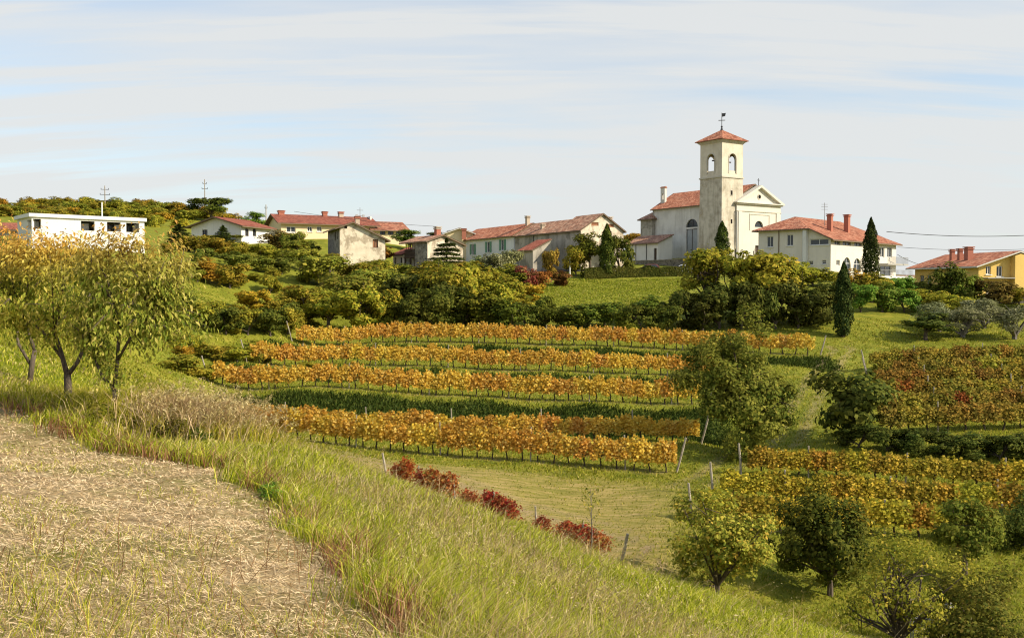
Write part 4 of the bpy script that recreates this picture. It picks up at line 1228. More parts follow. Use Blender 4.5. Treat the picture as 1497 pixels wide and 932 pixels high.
def yf(px0, px1, py0, py1):
    ua_, ub_ = YE.u_to(px0), YE.u_to(px1)
    return rect(ua_, YE.h(py1, ua_), ub_ - ua_, YE.h(py0, ua_) - YE.h(py1, ua_))


FR = [yf(1440.5, 1448, 388.5, 401), yf(1456, 1465, 388.5, 404), yf(1441, 1447, 422, 430)]
LH = [rect(1.2, 0.4, 0.9, 2.3), rect(2.8, 0.4, 0.9, 2.3)]
YE.gable(yw, yl, ye, yr, 'yellow_wall', over=0.9, tile='tile_red', soffit='soffit_white', holes={'front': FR, 'left': LH}, wins={'front': [dict(hole=h_, bar=0.1, sill='frame_white') for h_ in FR], 'left': [dict(hole=h_) for h_ in LH]})
up_ = YE.u_to(1476)
YE.wall((up_, -0.9), (yw + 0.01, -0.9), 'yellow_wall', [(1, ye - 0.15), ((yw / 2 - up_) / (yw - up_) if yw / 2 > up_ else 0.0, yr - 0.35), (0, ye + (yr - ye) * min(1, up_ / (yw / 2)) - 0.35)] if up_ < yw / 2 else [(1, ye - 0.15), (0, ye + (yr - ye) * (yw - up_) / (yw / 2) - 0.3)])
YE.wall((up_, -0.01), (up_, -0.9), 'yellow_wall', ye + (yr - ye) * min(1, min(up_, yw - up_) / (yw / 2)) - 0.3)
for px, top in ((1391, 364), (1402.5, 363), (1415, 360.5)):
    vv = YE.v_to(px, 2.2)
    YE.chimney(2.2, vv, ye - 0.2, YE.h(top, 2.2, vv), 0.8 if px > 1410 else 0.5, 0.8 if px > 1410 else 0.5)
mb = MB().box((YE.u_to(1436), -1.0, YE.h(407)), (up_ - 0.01, -0.005, YE.h(405.5))); mb.build('balcony', M['concrete'], YE.root)

# ---- long farmhouse with green shutters
FA = House('farmhouse', 'long pale grey farmhouse with three green shuttered windows', 'house', 751, 163, 391, 30)
fl = FA.v_to(673.5); fe = FA.h(342.5); fwid = 7.4; frd = FA.h(326, 3.7, 0)
WN = []
for pc_, py in ((691.5, 364.3), (714.2, 361), (735, 358)):
    va = FA.v_to(pc_); hh = FA.h(py, 0, va)
    WN.append(rect(fl - va - 0.55, hh - 0.95, 1.1, 1.9))
FA.gable(fwid, fl, fe, frd, 'pale_wall', over=0.5, holes={'left': WN}, wins={'left': [dict(hole=h_, mtl='frame_white', shutters='shutter_green', sill='frame_white') for h_ in WN]}, tile='tile_red')
FA.chimney(fwid * 0.42, 0.6, fe, FA.h(315.5, 3, 0.6), 0.6, 0.6, 'chimney_pale', 'chimney_pale')

# ---- old stone houses joined to it
S1 = House('stone_house', 'old stone house with sunlit gable and brick-filled attic openings', 'house', 849, 145, 399, 30)
sM = S1.u_to(911); sL = S1.v_to(813.5); se = S1.h(334.5); sr = S1.h(312, sM / 2)
AT = [rect(sM * 0.24, se + 0.55, sM * 0.17, 0.55), rect(sM * 0.60, se + 0.42, sM * 0.17, 0.5)]
SW = [rect(sL * 0.45, 1.5, 0.8, 1.1)]
S1.gable(sM, sL, se, sr, 'old_wall', over=0.35, tile='tile_old', mats={'front': 'barn_wall'}, holes={'front': AT, 'left': SW}, wins={'front': [dict(hole=h_, mtl='brick_infill', pane='brick_infill', cross=False, inset=0.06) for h_ in AT], 'left': [dict(hole=h_, mtl='frame_wood') for h_ in SW]})
S1.chimney(sM * 0.86, 2.0, se, S1.h(317, sM * .86, 2), 0.5, 0.5, 'chimney_pale', 'chimney_pale')
q = S1.N.to_2d() + S1.b * (sL + 0.02)
S2 = House('stone_house', 'weathered grey row house with patched tiles between farmhouse and gable house', 'house', 749, 145, 399, 30)
S2.N = Vector((q.x, q.y, S1.N.z)) + Vector((S1.a.x, S1.a.y, 0)) * 0.5; S2.root.location = S2.N
sL2 = S2.v_to(751.5); e2 = S2.h(337.5); r2z = S2.h(319.5, 3.8)
SW2 = [rect(sL2 * 0.75, 2.2, 0.7, 1.0), rect(sL2 * 0.28, 2.4, 0.8, 1.1)]
S2.gable(7.6, sL2, e2, r2z, 'old_wall', over=0.4, tile='tile_old', holes={'left': SW2}, wins={'left': [dict(hole=h_, mtl='frame_wood') for h_ in SW2]})
S2.chimney(1.5, sL2 * 0.52, e2, S2.h(327, 1.5, sL2 * .5), 0.55, 0.5, 'chimney_pale', 'chimney_pale')
pipe(S2, [(-0.07, 0.3, e2), (-0.07, 0.3, -1)], 0.06, 'metal_dark'); pipe(S2, [(-0.07, sL2 * 0.55, e2), (-0.07, sL2 * 0.55, -1)], 0.06, 'metal_dark')
SH = House('lean_to_shed', 'little stone shed with dark red mono-pitch roof against the grey row house', 'shed', 779, 147, 397, 30)
hl = SH.v_to(760); hz_ = SH.h(364.5); ht_ = SH.h(350, 3.2)
SH.wall((0, hl), (0, 0), 'old_wall', hz_); SH.wall((0, 0), (3.2, 0), 'old_wall', [(1, ht_), (0, hz_)]); SH.wall((3.2, hl), (0, hl), 'old_wall', [(1, hz_), (0, ht_)]); SH.wall((3.2, 0), (3.2, hl), 'old_wall', ht_)
SH.roof([[(-0.35, hl + 0.3, hz_ - 0.1), (-0.35, -0.3, hz_ - 0.1), (3.3, -0.3, ht_ + 0.08), (3.3, hl + 0.3, ht_ + 0.08)]], 'tile_brown')

# ---- barn
BA = House('barn', 'rubble-walled barn with sunlit lopsided gable among shrubs', 'barn', 497, 136, 394, 20)
bM = BA.u_to(563.5); bL = BA.v_to(480); be = BA.h(331); br = BA.h(324.5, bM * 0.28); be2 = BA.h(348.5, bM)
BH = [rect(bM * 0.72, BA.h(362, bM * .7), 0.8, 1.2), rect(bM * 0.10, BA.h(334), 0.4, 0.45)]
BL = [rect(bL * 0.6, BA.h(352, 0, bL * .4), 0.9, 1.3), rect(bL * 0.8, BA.h(350, 0, bL * .2), 0.7, 1.2)]
BA.gable(bM, bL, be, br, 'barn_wall', over=0.7, tile='tile_old', split=0.28, ze2=be2, mats={'left': 'stone_grey'}, holes={'front': BH, 'left': BL}, front_over=0.45,
         wins={'front': [dict(hole=h_, mtl='frame_wood', pane='brick_infill' if i == 0 else 'dark_inside') for i, h_ in enumerate(BH)], 'left': [dict(hole=h_, mtl='frame_wood') for h_ in BL]})
BA.chimney(bM * 0.42, 1.2, br - 1.2, BA.h(316, bM * .4, 1.2), 0.6, 0.6, 'chimney_pale', 'brick_red')

# ---- long cream house behind the barn, and its lower wing
GH = House('cream_house', 'long cream house with dark red roof, three chimneys and roller shutters', 'house', 411, 166, 352, 29)
gM = GH.u_to(549); ge = GH.h(323.5); gr = GH.h(313.5, 2, 4)


def gf(px0, px1, py0, py1):
    ua_, ub_ = GH.u_to(px0), GH.u_to(px1)
    return rect(ua_, GH.h(py1, ua_), ub_ - ua_, GH.h(py0, ua_) - GH.h(py1, ua_))


GW = [gf(419.5, 433, 330.5, 339.5), gf(450, 457, 330.5, 338.5), gf(464, 471, 330.5, 338.5)]
GH.gable(gM, 8.0, ge, gr, 'cream_wall', over=0.8, tile='tile_brown', axis='u', holes={'front': GW}, wins={'front': [dict(hole=h_, bar=0.12, sill='frame_white') for h_ in GW]})
for px, top, mt in ((412, 307.5, 'brick_red'), (475.5, 309, 'brick_red'), (499, 309.5, 'chimney_pale')):
    uu = GH.u_to(px, 4.0)
    GH.chimney(max(uu, 0.3), 4.0, gr - 0.6, GH.h(top, uu, 4), 1.0 if px == 412 else 0.8, 0.8, mt, 'brick_red')
MB().box((gM + 0.02, 2.6, ge - 1.0), (gM + 0.32, 5.4, gr + 0.12)).build('party_wall', M['bright_wall'], GH.root)
mb = MB().tube([(GH.u_to(527, 4), 4, gr - 0.3), (GH.u_to(527, 4), 4, GH.h(302, 12, 4))], 0.05, 5)
um = GH.u_to(527, 4); zz = GH.h(302, 12, 4)
mb.tube([(um - 0.9, 4, zz - 1.5), (um + 0.9, 4, zz - 1.5)], 0.04, 4).tube([(um - 0.6, 4, zz - 0.5), (um + 0.6, 4, zz - 0.5)], 0.04, 4).box((um - 0.85, 3.95, zz - 1.9), (um - 0.45, 4.05, zz - 1.3)).box((um + 0.45, 3.95, zz - 1.9), (um + 0.85, 4.05, zz - 1.3))
mb.build('aerial', M['metal_grey'], GH.rf)
GW_ = House('house_wing', 'lower orange-cream wing with row of dark windows beside the barn', 'house', 546, 174, 362, 25)
wM = GW_.u_to(593); we = GW_.h(334); wr = GW_.h(324, 2, 4)
WH = []
for (p0_, p1_) in ((556, 564), (567.5, 576), (579.5, 588)):
    ua_, ub_ = GW_.u_to(p0_), GW_.u_to(p1_); WH.append(rect(ua_, GW_.h(343, ua_), ub_ - ua_, GW_.h(336.5, ua_) - GW_.h(343, ua_)))
GW_.gable(wM, 8.0, we, wr, 'cream_wall', over=0.8, tile='tile_red', axis='u', holes={'front': WH}, wins={'front': [dict(hole=h_, mtl='frame_wood', bar=0.08) for h_ in WH]})

# ---- white gabled house
WG = House('white_gable_house', 'small white house with low brown gable roof above the terraces', 'house', 353, 150, 355, 70)
gl = WG.v_to(281); gm = 8.0; we_ = WG.h(328.5); wr_ = WG.h(317, 0, gl / 2)
WW = [rect(1.0, WG.h(345, 1), 0.9, 1.2), rect(3.0, WG.h(345, 3), 0.9, 1.2)]
WL = [rect(gl * 0.22, 0.2, 1.0, 2.0)]
WG.gable(gm, gl, we_, wr_, 'white_wall', over=0.75, tile='tile_brown', axis='u', holes={'front': WW, 'left': WL}, mats={'front': 'bright_wall'}, wins={'front': [dict(hole=h_, mtl='frame_wood') for h_ in WW], 'left': [dict(hole=h_, mtl='frame_wood') for h_ in WL]})

# ---- flat-roofed white house
FL = House('flat_roof_house', 'white modern flat-roofed house with recessed loggia behind the fruit trees', 'house', 47, 100, 364, 40)
fM = FL.u_to(212.5); ft = FL.h(311.5); fs = ft - 0.38
pz = FL.h(334)


def ff(px0, px1):
    ua_, ub_ = FL.u_to(px0), FL.u_to(px1)
    return rect(ua_, pz, ub_ - ua_, fs - pz - 0.2)


LG = [ff(50, 62), ff(120, 140), ff(158, 178), ff(186, 205)]
FL.wall((0, 0), (fM, 0), 'bright_wall', fs, LG, 0.3)
FL.wall((0, 6), (0, 0), 'white_wall', fs, [rect(4.2, pz, 1.5, fs - pz - 0.25)], 0.3); FL.wall((fM, 0), (fM, 6), 'bright_wall', fs); FL.wall((fM, 6), (0, 6), 'white_wall', fs)
back = []
for i, h_ in enumerate(LG):
    sc = (h_[0][0] + h_[1][0]) / 2; back.append(rect(sc - 0.55, pz + 0.02, 1.1, fs - pz - 0.4))
FL.wall((0.02, 1.6), (fM - 0.02, 1.6), 'bright_wall', fs - 0.01, back, 0.2, pz - 0.5, 'loggia_wall')
for h_ in back: FL.window(h_, 'frame_wood')
MB().box((0.02, 0.31, pz - 0.3), (fM - 0.02, 1.58, pz - 0.05)).build('loggia_floor', M['concrete'], FL.root)
MB().box((-0.3, -0.22, fs + 0.003), (fM + 0.2, 6.2, ft)).build('roof_slab', M['bright_wall'], FL.root)
MB().tube([(FL.u_to(151, 4), 4, ft), (FL.u_to(151, 4), 4, FL.h(296, 9, 4))], 0.07, 6).build('flue', M['frame_white'], FL.root)

# ---- old balcony house
BO = House('balcony_house', 'old farmhouse with rounded sunlit gable and wooden balcony behind cedar', 'house', 625, 135, 393, 35)
oM = BO.u_to(677); oL = BO.v_to(607); oe = BO.h(351); orr = BO.h(343, oM * 0.42)
ze2_ = BO.h(357, oM); uo = oM * 0.42
BO.gable(oM, oL, oe, orr, 'cream_wall', over=0.4, tile='tile_old', split=0.42, ze2=ze2_, mats={'left': 'stone_grey', 'front': 'barn_wall'})
BO.chimney(oM * 0.48, 2.0, orr - 0.8, BO.h(331.5, oM * .5, 2), 0.7, 0.7, 'brick_red', 'chimney_pale')
# rear part: the roof runs on over a recessed wooden gallery
v0 = oL + 0.02; v1_ = BO.v_to(592); bz_ = BO.h(375, 0, v0 + 1); sl1 = (orr - oe) / uo
BO.wall((1.5, v1_ + 0.5), (1.5, v0), 'white_wall', oe + 1.5 * sl1 - 0.1, (), 0.2)
BO.wall((oM, v0), (oM, v1_ + 0.5), 'old_wall', ze2_ - 0.1, (), 0.2)
BO.roof([[(-0.5, v1_ + 0.9, oe - 0.5 * sl1), (-0.5, v0 + 0.41, oe - 0.5 * sl1), (uo, v0 + 0.41, orr), (uo, v1_ + 0.9, orr)],
         [(oM + 0.4, v0 + 0.41, ze2_ - 0.1), (oM + 0.4, v1_ + 0.9, ze2_ - 0.1), (uo, v1_ + 0.9, orr), (uo, v0 + 0.41, orr)]], 'tile_old')
mb = MB(); bu = 0.0
mb.box((bu, v0, bz_ - 0.15), (1.49, v1_ + 0.4, bz_))
for i in range(15):
    v_ = v0 + 0.05 + (v1_ - v0) * i / 14; mb.box((bu, v_ - 0.035, bz_ + 0.002), (bu + 0.07, v_ + 0.035, bz_ + 2.3 if i % 3 == 0 else bz_ + 1.0))
for z_ in (0.5, 1.0, 1.9): mb.box((bu - 0.01, v0, bz_ + z_), (bu + 0.08, v1_ + 0.1, bz_ + z_ + 0.08))
for v_ in (v0 + 0.15, (v0 + v1_) / 2, v1_): mb.box((bu, v_ - 0.1, -1.5), (bu + 0.2, v_ + 0.1, bz_ - 0.152))
mb.build('gallery', M['frame_wood'], BO.root)
q = BO.N.to_2d() + BO.b * (v1_ + 0.7) + BO.a * 0.2
OB = House('porch_shed', 'whitewashed lean-to with dark open porch beside the old wooden gallery', 'shed', 600, 140, 393, 35)
OB.N = Vector((q.x, q.y, BO.N.z)); OB.root.location = OB.N
ol = OB.v_to(575); z1_ = OB.h(371, 0, 1.0); z2_ = OB.h(362, 2.5, 1)
PO = [rect(ol * 0.08, 0.2, ol * 0.2, z1_ - 0.7), rect(ol * 0.62, 0.1, ol * 0.25, z1_ - 0.6)]
OB.wall((0, ol), (0, 0), 'white_wall', z1_, PO, 0.3)
for h_ in PO: OB.window(h_, 'frame_wood', 'dark_inside', inset=0.25)
OB.wall((0, 0), (2.5, 0), 'white_wall', [(1, z2_), (0, z1_)]); OB.wall((2.5, ol), (0, ol), 'white_wall', [(1, z1_), (0, z2_)])
OB.roof([[(-0.5, ol + 0.4, z1_ - 0.15), (-0.5, -0.3, z1_ - 0.15), (2.6, -0.3, z2_ + 0.08), (2.6, ol + 0.4, z2_ + 0.08)]], 'tile_brown', 'frame_wood')

# ---- cream gable behind
KG = House('cream_gable_house', 'cream house showing only its gable behind the old roofs', 'house', 652, 178, 380, 4)
kM = KG.u_to(692)
KG.gable(kM, 9, KG.h(340), KG.h(333), 'cream_wall', over=0.5, tile='tile_red', soffit='soffit_white')
KG.chimney(kM * 0.66, -0.6, KG.h(350), KG.h(334), 0.8, 0.5, 'brick_red', 'brick_red')
LR = House('low_house', 'long low red tiled roof running left of the flat-roofed house', 'house', -60, 112, 345, 6)
LR.gable(9.3, 6, LR.h(334), LR.h(323), 'old_wall', over=0.4, axis='u', tile='tile_brown')
FG = House('grey_roof_house', 'pale low house with grey roof far behind the cypress', 'house', 1320, 176, 416, 12)
FG.gable(6.5, 6, FG.h(409), FG.h(402, 0, 3), 'white_wall', over=0.4, axis='u', tile='tile_old')

# ---- retaining walls
SWL = House('retaining_wall', 'dark rubble retaining wall below the church', 'wall', 1018, 160, 398, 34)
wl_ = SWL.v_to(915)
SWL.wall((0, wl_), (0, 0), 'stone_dark', SWL.h(379)); SWL.wall((0, 0), (1.2, 0), 'stone_dark', SWL.h(379)); SWL.wall((0.7, 0), (0.7, wl_), 'stone_dark', SWL.h(379))
mb = MB(); k_ = int(wl_ / 0.8); rs = random.Random(4)
for i in range(k_):
    st_ = MB().box((-0.08, wl_ * i / k_ + 0.02, SWL.h(379) + 0.003), (0.76, wl_ * (i + 1) / k_ - 0.02, SWL.h(379) + 0.13 + rs.random() * 0.06)); st_.build('coping_stone', M['stone_grey'], SWL.root)
SW3 = House('retaining_wall', 'brown stone garden wall in front of the yellow house', 'wall', 1436, 113, 446, 2)
SW3.wall((0, 0), (14, 0), 'stone_dark', SW3.h(432.5)); SW3.wall((14, 0.5), (0, 0.5), 'stone_dark', SW3.h(432.5)); SW3.wall((0, 0.5), (0, 0), 'stone_dark', SW3.h(432.5))
for i in range(16): MB().box((i * 0.875 + 0.01, -0.06, SW3.h(432.5) + 0.003), (i * 0.875 + 0.865, 0.56, SW3.h(432.5) + 0.12)).build('coping_stone', M['stone_grey'], SW3.root)

# ------------------------------------------------------------------ vineyard
VF, VT = [], []
for i in range(6):
    rng = np.random.default_rng(200 + i); n = 620
    x = rng.uniform(-0.56, 0.56, n); z = 0.58 + 1.12 * rng.beta(1.3, 1.15, n) + 0.10 * np.sin(x * 7 + i)
    yv = rng.normal(0, 0.16, n) * (1.15 - 0.35 * (z - 0.6))
    P = np.stack([x, yv, z], -1)
    ns = 9                                    # shoots standing above the wires
    for k in range(ns):
        x0 = rng.uniform(-0.5, 0.5); hh = rng.uniform(0.12, 0.42); q = int(10)
        t = np.linspace(0, 1, q)
        P = np.concatenate([P, np.stack([x0 + 0.10 * rng.normal() * t + 0.03 * rng.normal(size=q), 0.06 * rng.normal(size=q), 1.62 + hh * t], -1)])
    n = len(P)
    N = np.stack([rng.normal(0, 0.4, n), np.sign(P[:, 1] + rng.normal(0, 0.05, n)) * 1.0, 0.45 + rng.normal(0, 0.35, n)], -1)
    T = np.stack([rng.normal(0, 0.5, n), rng.normal(0, 0.3, n), -0.8 + rng.normal(0, 0.4, n)], -1)
    L = 0.135 * (0.65 + 0.7 * rng.random(n))
    me = leafmesh('vine_foliage', leaves(P, N, T, L, L * 0.85)); me.materials.append(M['leaf_gold']); VF.append(me)
for i in range(3):
    rs = random.Random(60 + i); mb = MB()
    a = [(0, 0, -0.1), (rs.uniform(-.05, .05), rs.uniform(-.04, .04), 0.25), (rs.uniform(-.08, .08), rs.uniform(-.05, .05), 0.5), (rs.uniform(-.05, .05), 0, 0.78)]
    mb.tube(a, [0.05, 0.04, 0.038, 0.045], 6)
    mb.tube([a[-1], (0.28, 0.02, 0.84), (0.52, 0, 0.83)], [0.032, 0.024, 0.014], 5).tube([a[-1], (-0.25, -0.02, 0.86), (-0.5, 0, 0.83)], [0.032, 0.024, 0.014], 5)
    me = mb.mesh('vine_trunk'); me.materials.append(M['vine_wood']); VT.append(me)
post_me = MB().tube([(0, 0, -0.3), (0.01, 0, 0.9), (0, 0, 1.85)], [0.045, 0.042, 0.038], 6).mesh('post'); post_me.materials.append(M['post_wood'])
vrs = random.Random(77)


def resample(pts, step):
    out = []; acc = 0.0; pts = [Vector(p).to_2d() for p in pts]
    # smooth the polyline a little by Catmull-Rom
    fine = []
    for i in range(len(pts) - 1):
        p0 = pts[max(i - 1, 0)]; p1 = pts[i]; p2 = pts[i + 1]; p3 = pts[min(i + 2, len(pts) - 1)]
        for k in range(20):
            t = k / 20
            fine.append(0.5 * ((2 * p1) + (p2 - p0) * t + (2 * p0 - 5 * p1 + 4 * p2 - p3) * t * t + (3 * p1 - p0 - 3 * p2 + p3) * t ** 3))
    fine.append(pts[-1])
    nxt = step / 2
    for i in range(len(fine) - 1):
        d = (fine[i + 1] - fine[i]).length
        while acc + d >= nxt:
            f = (nxt - acc) / d; p = fine[i].lerp(fine[i + 1], f)
            out.append((p, math.atan2(fine[i + 1].y - fine[i].y, fine[i + 1].x - fine[i].x))); nxt += step
        acc += d
    return out, fine


ORD = 'first second third fourth fifth sixth seventh eighth ninth tenth eleventh twelfth thirteenth fourteenth fifteenth sixteenth seventeenth eighteenth nineteenth'.split()
TENS = {2: 'twent', 3: 'thirt', 4: 'fort', 5: 'fift', 6: 'sixt'}


def ordinal(n):
    if n < 20: return ORD[n - 1]
    return TENS[n // 10] + ('ieth' if n % 10 == 0 else 'y-' + ORD[n % 10 - 1])


def vine_row(pts, step, label, group, leaf, h=1.0, thick=1.0, color=None, cat='grapevine', postlabel=None, postgroup=None, every=5, gaps=0.0, posth=1.0, ends=True, end_tilt=0.25, rev=True, mark='the tall olive-green tree'):
    vs, fine = resample(pts, step)
    nv = len(vs); npost = sum(1 for i in range(nv) if i % every == every // 2); ip = 0; row = label.split('|')
    for i, (p, a) in enumerate(vs):
        if i % every == every // 2:
            q = p + Vector((math.cos(a), math.sin(a))) * step * 0.5
            o = add('vineyard_post', post_me); o.location = (q.x, q.y, gz(q.x, q.y)); o.scale = (1, 1, posth); o.rotation_euler = (vrs.uniform(-.04, .04), vrs.uniform(-.04, .04), 0)
            ip += 1; tag(o, '%s, %s from %s' % (postlabel, ordinal(npost - ip + 1 if rev else ip), mark), 'post', postgroup)
        if vrs.random() < gaps: continue
        t = thing('grapevine', '%s vine from %s %s' % (ordinal(nv - i if rev else i + 1), mark, label), cat, (p.x, p.y, gz(p.x, p.y)), a + (PI if vrs.random() < 0.5 else 0), group)
        s = step / 0.95
        hv = h * (vrs.uniform(0.90, 1.08) if h > 0.7 else vrs.uniform(0.72, 1.2))
        t.scale = (s * vrs.uniform(1.05, 1.2), thick * vrs.uniform(0.85, 1.2), hv)
        add('trunk', vrs.choice(VT), None, t)
        f = add('foliage', vrs.choice(VF), None, t)
        cc = color() if callable(color) else (color or (1, 1, 1)); f.color = (*cc, 1)
        if leaf != 'leaf_gold': f.material_slots[0].link = 'OBJECT'; f.material_slots[0].material = M[leaf]
    if ends:
        for p, q, sg, far in ((fine[0], fine[1], -1, rev), (fine[-1], fine[-2], -1, not rev)):
            d = (q - p).normalized(); e = p - d * 0.5
            o = add('vineyard_post', post_me); o.location = (e.x, e.y, gz(e.x, e.y)); o.scale = (1.35, 1.35, posth * 1.02)
            ax = Vector((-d.y, d.x, 0)); o.rotation_mode = 'AXIS_ANGLE'; o.rotation_axis_angle = (end_tilt * sg, ax.x, ax.y, ax.z)
            tag(o, 'end %s, %s %s' % (postlabel, 'farthest from' if far else 'nearest', mark), 'post', postgroup)


def P2(l): return [at(*a) for a in l]


def gold():
    k = vrs.uniform(0.95, 1.05); return (k, k * vrs.uniform(0.93, 1.06), k)


vine_row(P2(ROWA), 0.86, 'in the lowest golden row', 'vines of the lowest golden row', 'leaf_gold', 0.88, 1.2, gold, postlabel='post of the lowest golden row', postgroup='posts of the lowest golden row', every=6, posth=1.0)
vine_row(P2(ROWB), 0.92, 'in the golden row behind the lowest', 'vines of the second golden row', 'leaf_gold', 0.76, 1.1, gold, postlabel='post of the golden row behind the lowest', postgroup='posts of the second golden row', every=6)
vine_row(P2(ROW2), 0.95, 'in the golden row above the widest bank', 'vines above the dark bank', 'leaf_gold', 0.90, 1.1, gold, postlabel='post of the golden row above the widest bank', postgroup='posts above the dark bank', every=6)
vine_row(P2(ROW3), 0.98, 'in the golden row below the uppermost', 'vines of the middle terrace', 'leaf_gold', 0.90, 1.1, gold, postlabel='post of the golden row below the uppermost', postgroup='posts of the middle terrace', every=6)
vine_row(P2(ROW4), 1.02, 'in the uppermost golden row', 'vines of the uppermost terrace', 'leaf_gold', 0.93, 1.1, gold, postlabel='post of the uppermost golden row', postgroup='posts of the uppermost terrace', every=6, mark='the grass path')
# crimson row in the valley
RED = [on(575, 42.5), on(640, 40.5), on(720, 38.4), on(800, 36.5), on(892, 34.5)]
vine_row(RED, 0.56, 'in the short crimson row', 'crimson vines', 'leaf_red', 0.62, 1.2, lambda: (vrs.uniform(1.05, 1.3), vrs.uniform(0.8, 1.4), 1), mark='the thin sapling', postlabel='stake of the crimson row', postgroup='stakes of the crimson row', every=4, posth=0.66, gaps=0.1)
# yellow rows on the right
for i, (d0, d1, x0, x1) in enumerate(((44.6, 43.2, 1060, 1620), (41.0, 39.6, 1030, 1620), (48.8, 46.8, 1100, 1620))):
    nm = ('in the middle yellow-green row', 'in the yellow-green row beside the lawn', 'in the yellow-green row under the dark hedge')[i]
    vine_row([on(x0 + (x1 - x0) * k / 4, d0 + (d1 - d0) * k / 4) for k in range(5)], 0.95, nm, 'yellow vines ' + ('middle row', 'front row', 'back row')[i], 'leaf_yellow', (0.78, 0.82, 0.76)[i], 1.15,
             lambda: (vrs.uniform(0.9, 1.1), vrs.uniform(0.85, 1.05), 1), postlabel=('post of the middle yellow-green row', 'post of the yellow-green row beside the lawn', 'post of the yellow-green row under the hedge')[i], postgroup=('posts of the middle yellow row', 'posts of the front yellow row', 'posts of the back yellow row')[i], every=5, posth=0.88, end_tilt=0.08, rev=False, mark='the meadow end')
# auburn plot above
for i, d0 in enumerate((57.5, 61.0, 64.5, 68.5, 73, 78)):
    x0 = 1292 - i * 3
    nm = 'in the %s auburn row from the dark hedge' % ('first', 'second', 'third', 'fourth', 'fifth', 'sixth')[i]
    vine_row([on(x0 + (1570 - x0) * k / 4, d0) for k in range(5)], 1.12, nm, 'auburn vines row %s' % 'abcdef'[i], 'leaf_auburn', 0.84, 1.5,
             lambda: (vrs.uniform(0.7, 0.95), vrs.uniform(0.75, 1.1), 0.9) if vrs.random() > 0.01 else (0.9, 0.5, 0.7), rev=False, mark='the grass path', postlabel='post of the %s auburn row from the hedge' % ('first', 'second', 'third', 'fourth', 'fifth', 'sixth')[i], postgroup='posts of the auburn row %s' % 'abcdef'[i], every=5, ends=(i > 3))

# ------------------------------------------------------------------ trees and shrubs
YG, DG, OR = (1.35, 1.25, 0.9), (0.75, 0.85, 0.9), (1.7, 1.1, 0.8)
L_TH = ('bush', 'thicket')
lst = []
# (kind, column, distance, width px, height px, leaf material, tint, label key)
thk = 'dense dark shrub in the hedge-like thicket above the uppermost vines'
ylw = 'bushy tree in the thicket below the barn'
orc = 'round fruit bush on the grassy terraces below the white gabled house'
low = 'low shrub in the scrub left of the vine rows'
rng0 = random.Random(9)
for px in range(568, 1000, 26):
    lst.append(('bush%d' % rng0.randrange(4), px + rng0.uniform(-8, 8), rng0.uniform(93, 98), rng0.uniform(42, 64), rng0.uniform(34, 48) if px > 700 else rng0.uniform(44, 62), 'leaf_dark', rng0.choice(((1.2, 1.2, 1), (1.8, 1.6, 1), (1.3, 1.4, 1))), thk))
for px, d, w, h, lf in ((612, 103, 85, 62, 'leaf_dark'), (645, 101, 84, 78, 'leaf_bush'), (684, 103, 92, 74, 'leaf_bush'), (660, 98, 70, 60, 'leaf_dark'), (716, 103, 76, 52, 'leaf_bush'), (740, 108, 60, 46, 'leaf_bush'), (700, 112, 84, 56, 'leaf_bush'), (630, 116, 70, 44, 'leaf_bush')):
    lst.append(('bush%d' % rng0.randrange(4), px, d, w, h, lf, YG if lf == 'leaf_bush' else (1, 1, 1), 'large rounded bush between the thicket and the farmhouse'))
for px, d, w, h in ((452, 98, 70, 52), (480, 94, 78, 60), (524, 93, 84, 66), (552, 95, 60, 60), (500, 103, 88, 56), (540, 108, 76, 50), (470, 112, 84, 44), (520, 114, 84, 36), (560, 118, 64, 36), (482, 124, 50, 26), (548, 126, 54, 22), (590, 112, 60, 34), (440, 120, 62, 44), (575, 104, 60, 46)):
    lst.append((rng0.choice(('bush%d', 'bush%d', 'tree%d')) % rng0.randrange(3), px, d, w, h, 'leaf_bush', rng0.choice((YG, (1.1, 1.1, 1), (1.4, 1.2, 0.8))), ylw))
for px, d, w, h, c_ in ((285, 118, 46, 24, YG), (318, 117, 52, 26, (1.3, 1.1, .8)), (352, 118, 50, 26, YG), (386, 120, 50, 26, (1.3, 1.2, .9)), (418, 123, 46, 24, YG), (300, 110, 46, 20, DG), (340, 110, 50, 24, DG), (378, 112, 46, 22, (1, 1, 1)), (412, 114, 44, 24, DG),
                      (300, 101, 54, 32, OR), (336, 101, 56, 34, (1.3, 1.0, .8)), (372, 93, 58, 34, OR), (404, 94, 54, 38, (1.2, 1.0, .8)), (432, 100, 50, 34, (1.3, 1.2, .9)), (395, 104, 40, 26, YG), (425, 90, 46, 34, DG)):
    lst.append(('bush%d' % rng0.randrange(4), px, d, w, h, 'leaf_bush', c_, orc))
for px, d, w, h, lf in ((262, 84, 54, 34, 'leaf_dark'), (296, 83, 56, 36, 'leaf_bush'), (330, 83, 54, 38, 'leaf_dark'), (362, 84, 52, 36, 'leaf_bush'), (395, 85, 54, 40, 'leaf_dark'), (420, 87, 50, 38, 'leaf_bush'), (280, 75, 50, 26, 'leaf_bush'), (312, 75, 46, 22, 'leaf_bush'), (346, 76, 46, 22, 'leaf_bush'), (378, 79, 44, 24, 'leaf_bush'), (300, 68, 44, 22, 'leaf_bush'), (262, 66, 60, 30, 'leaf_bush'), (236, 74, 60, 36, 'leaf_bush')):
    lst.append(('bush%d' % rng0.randrange(4), px, d, w, h, lf, YG if lf == 'leaf_bush' else (1.2, 1.2, 1), low))
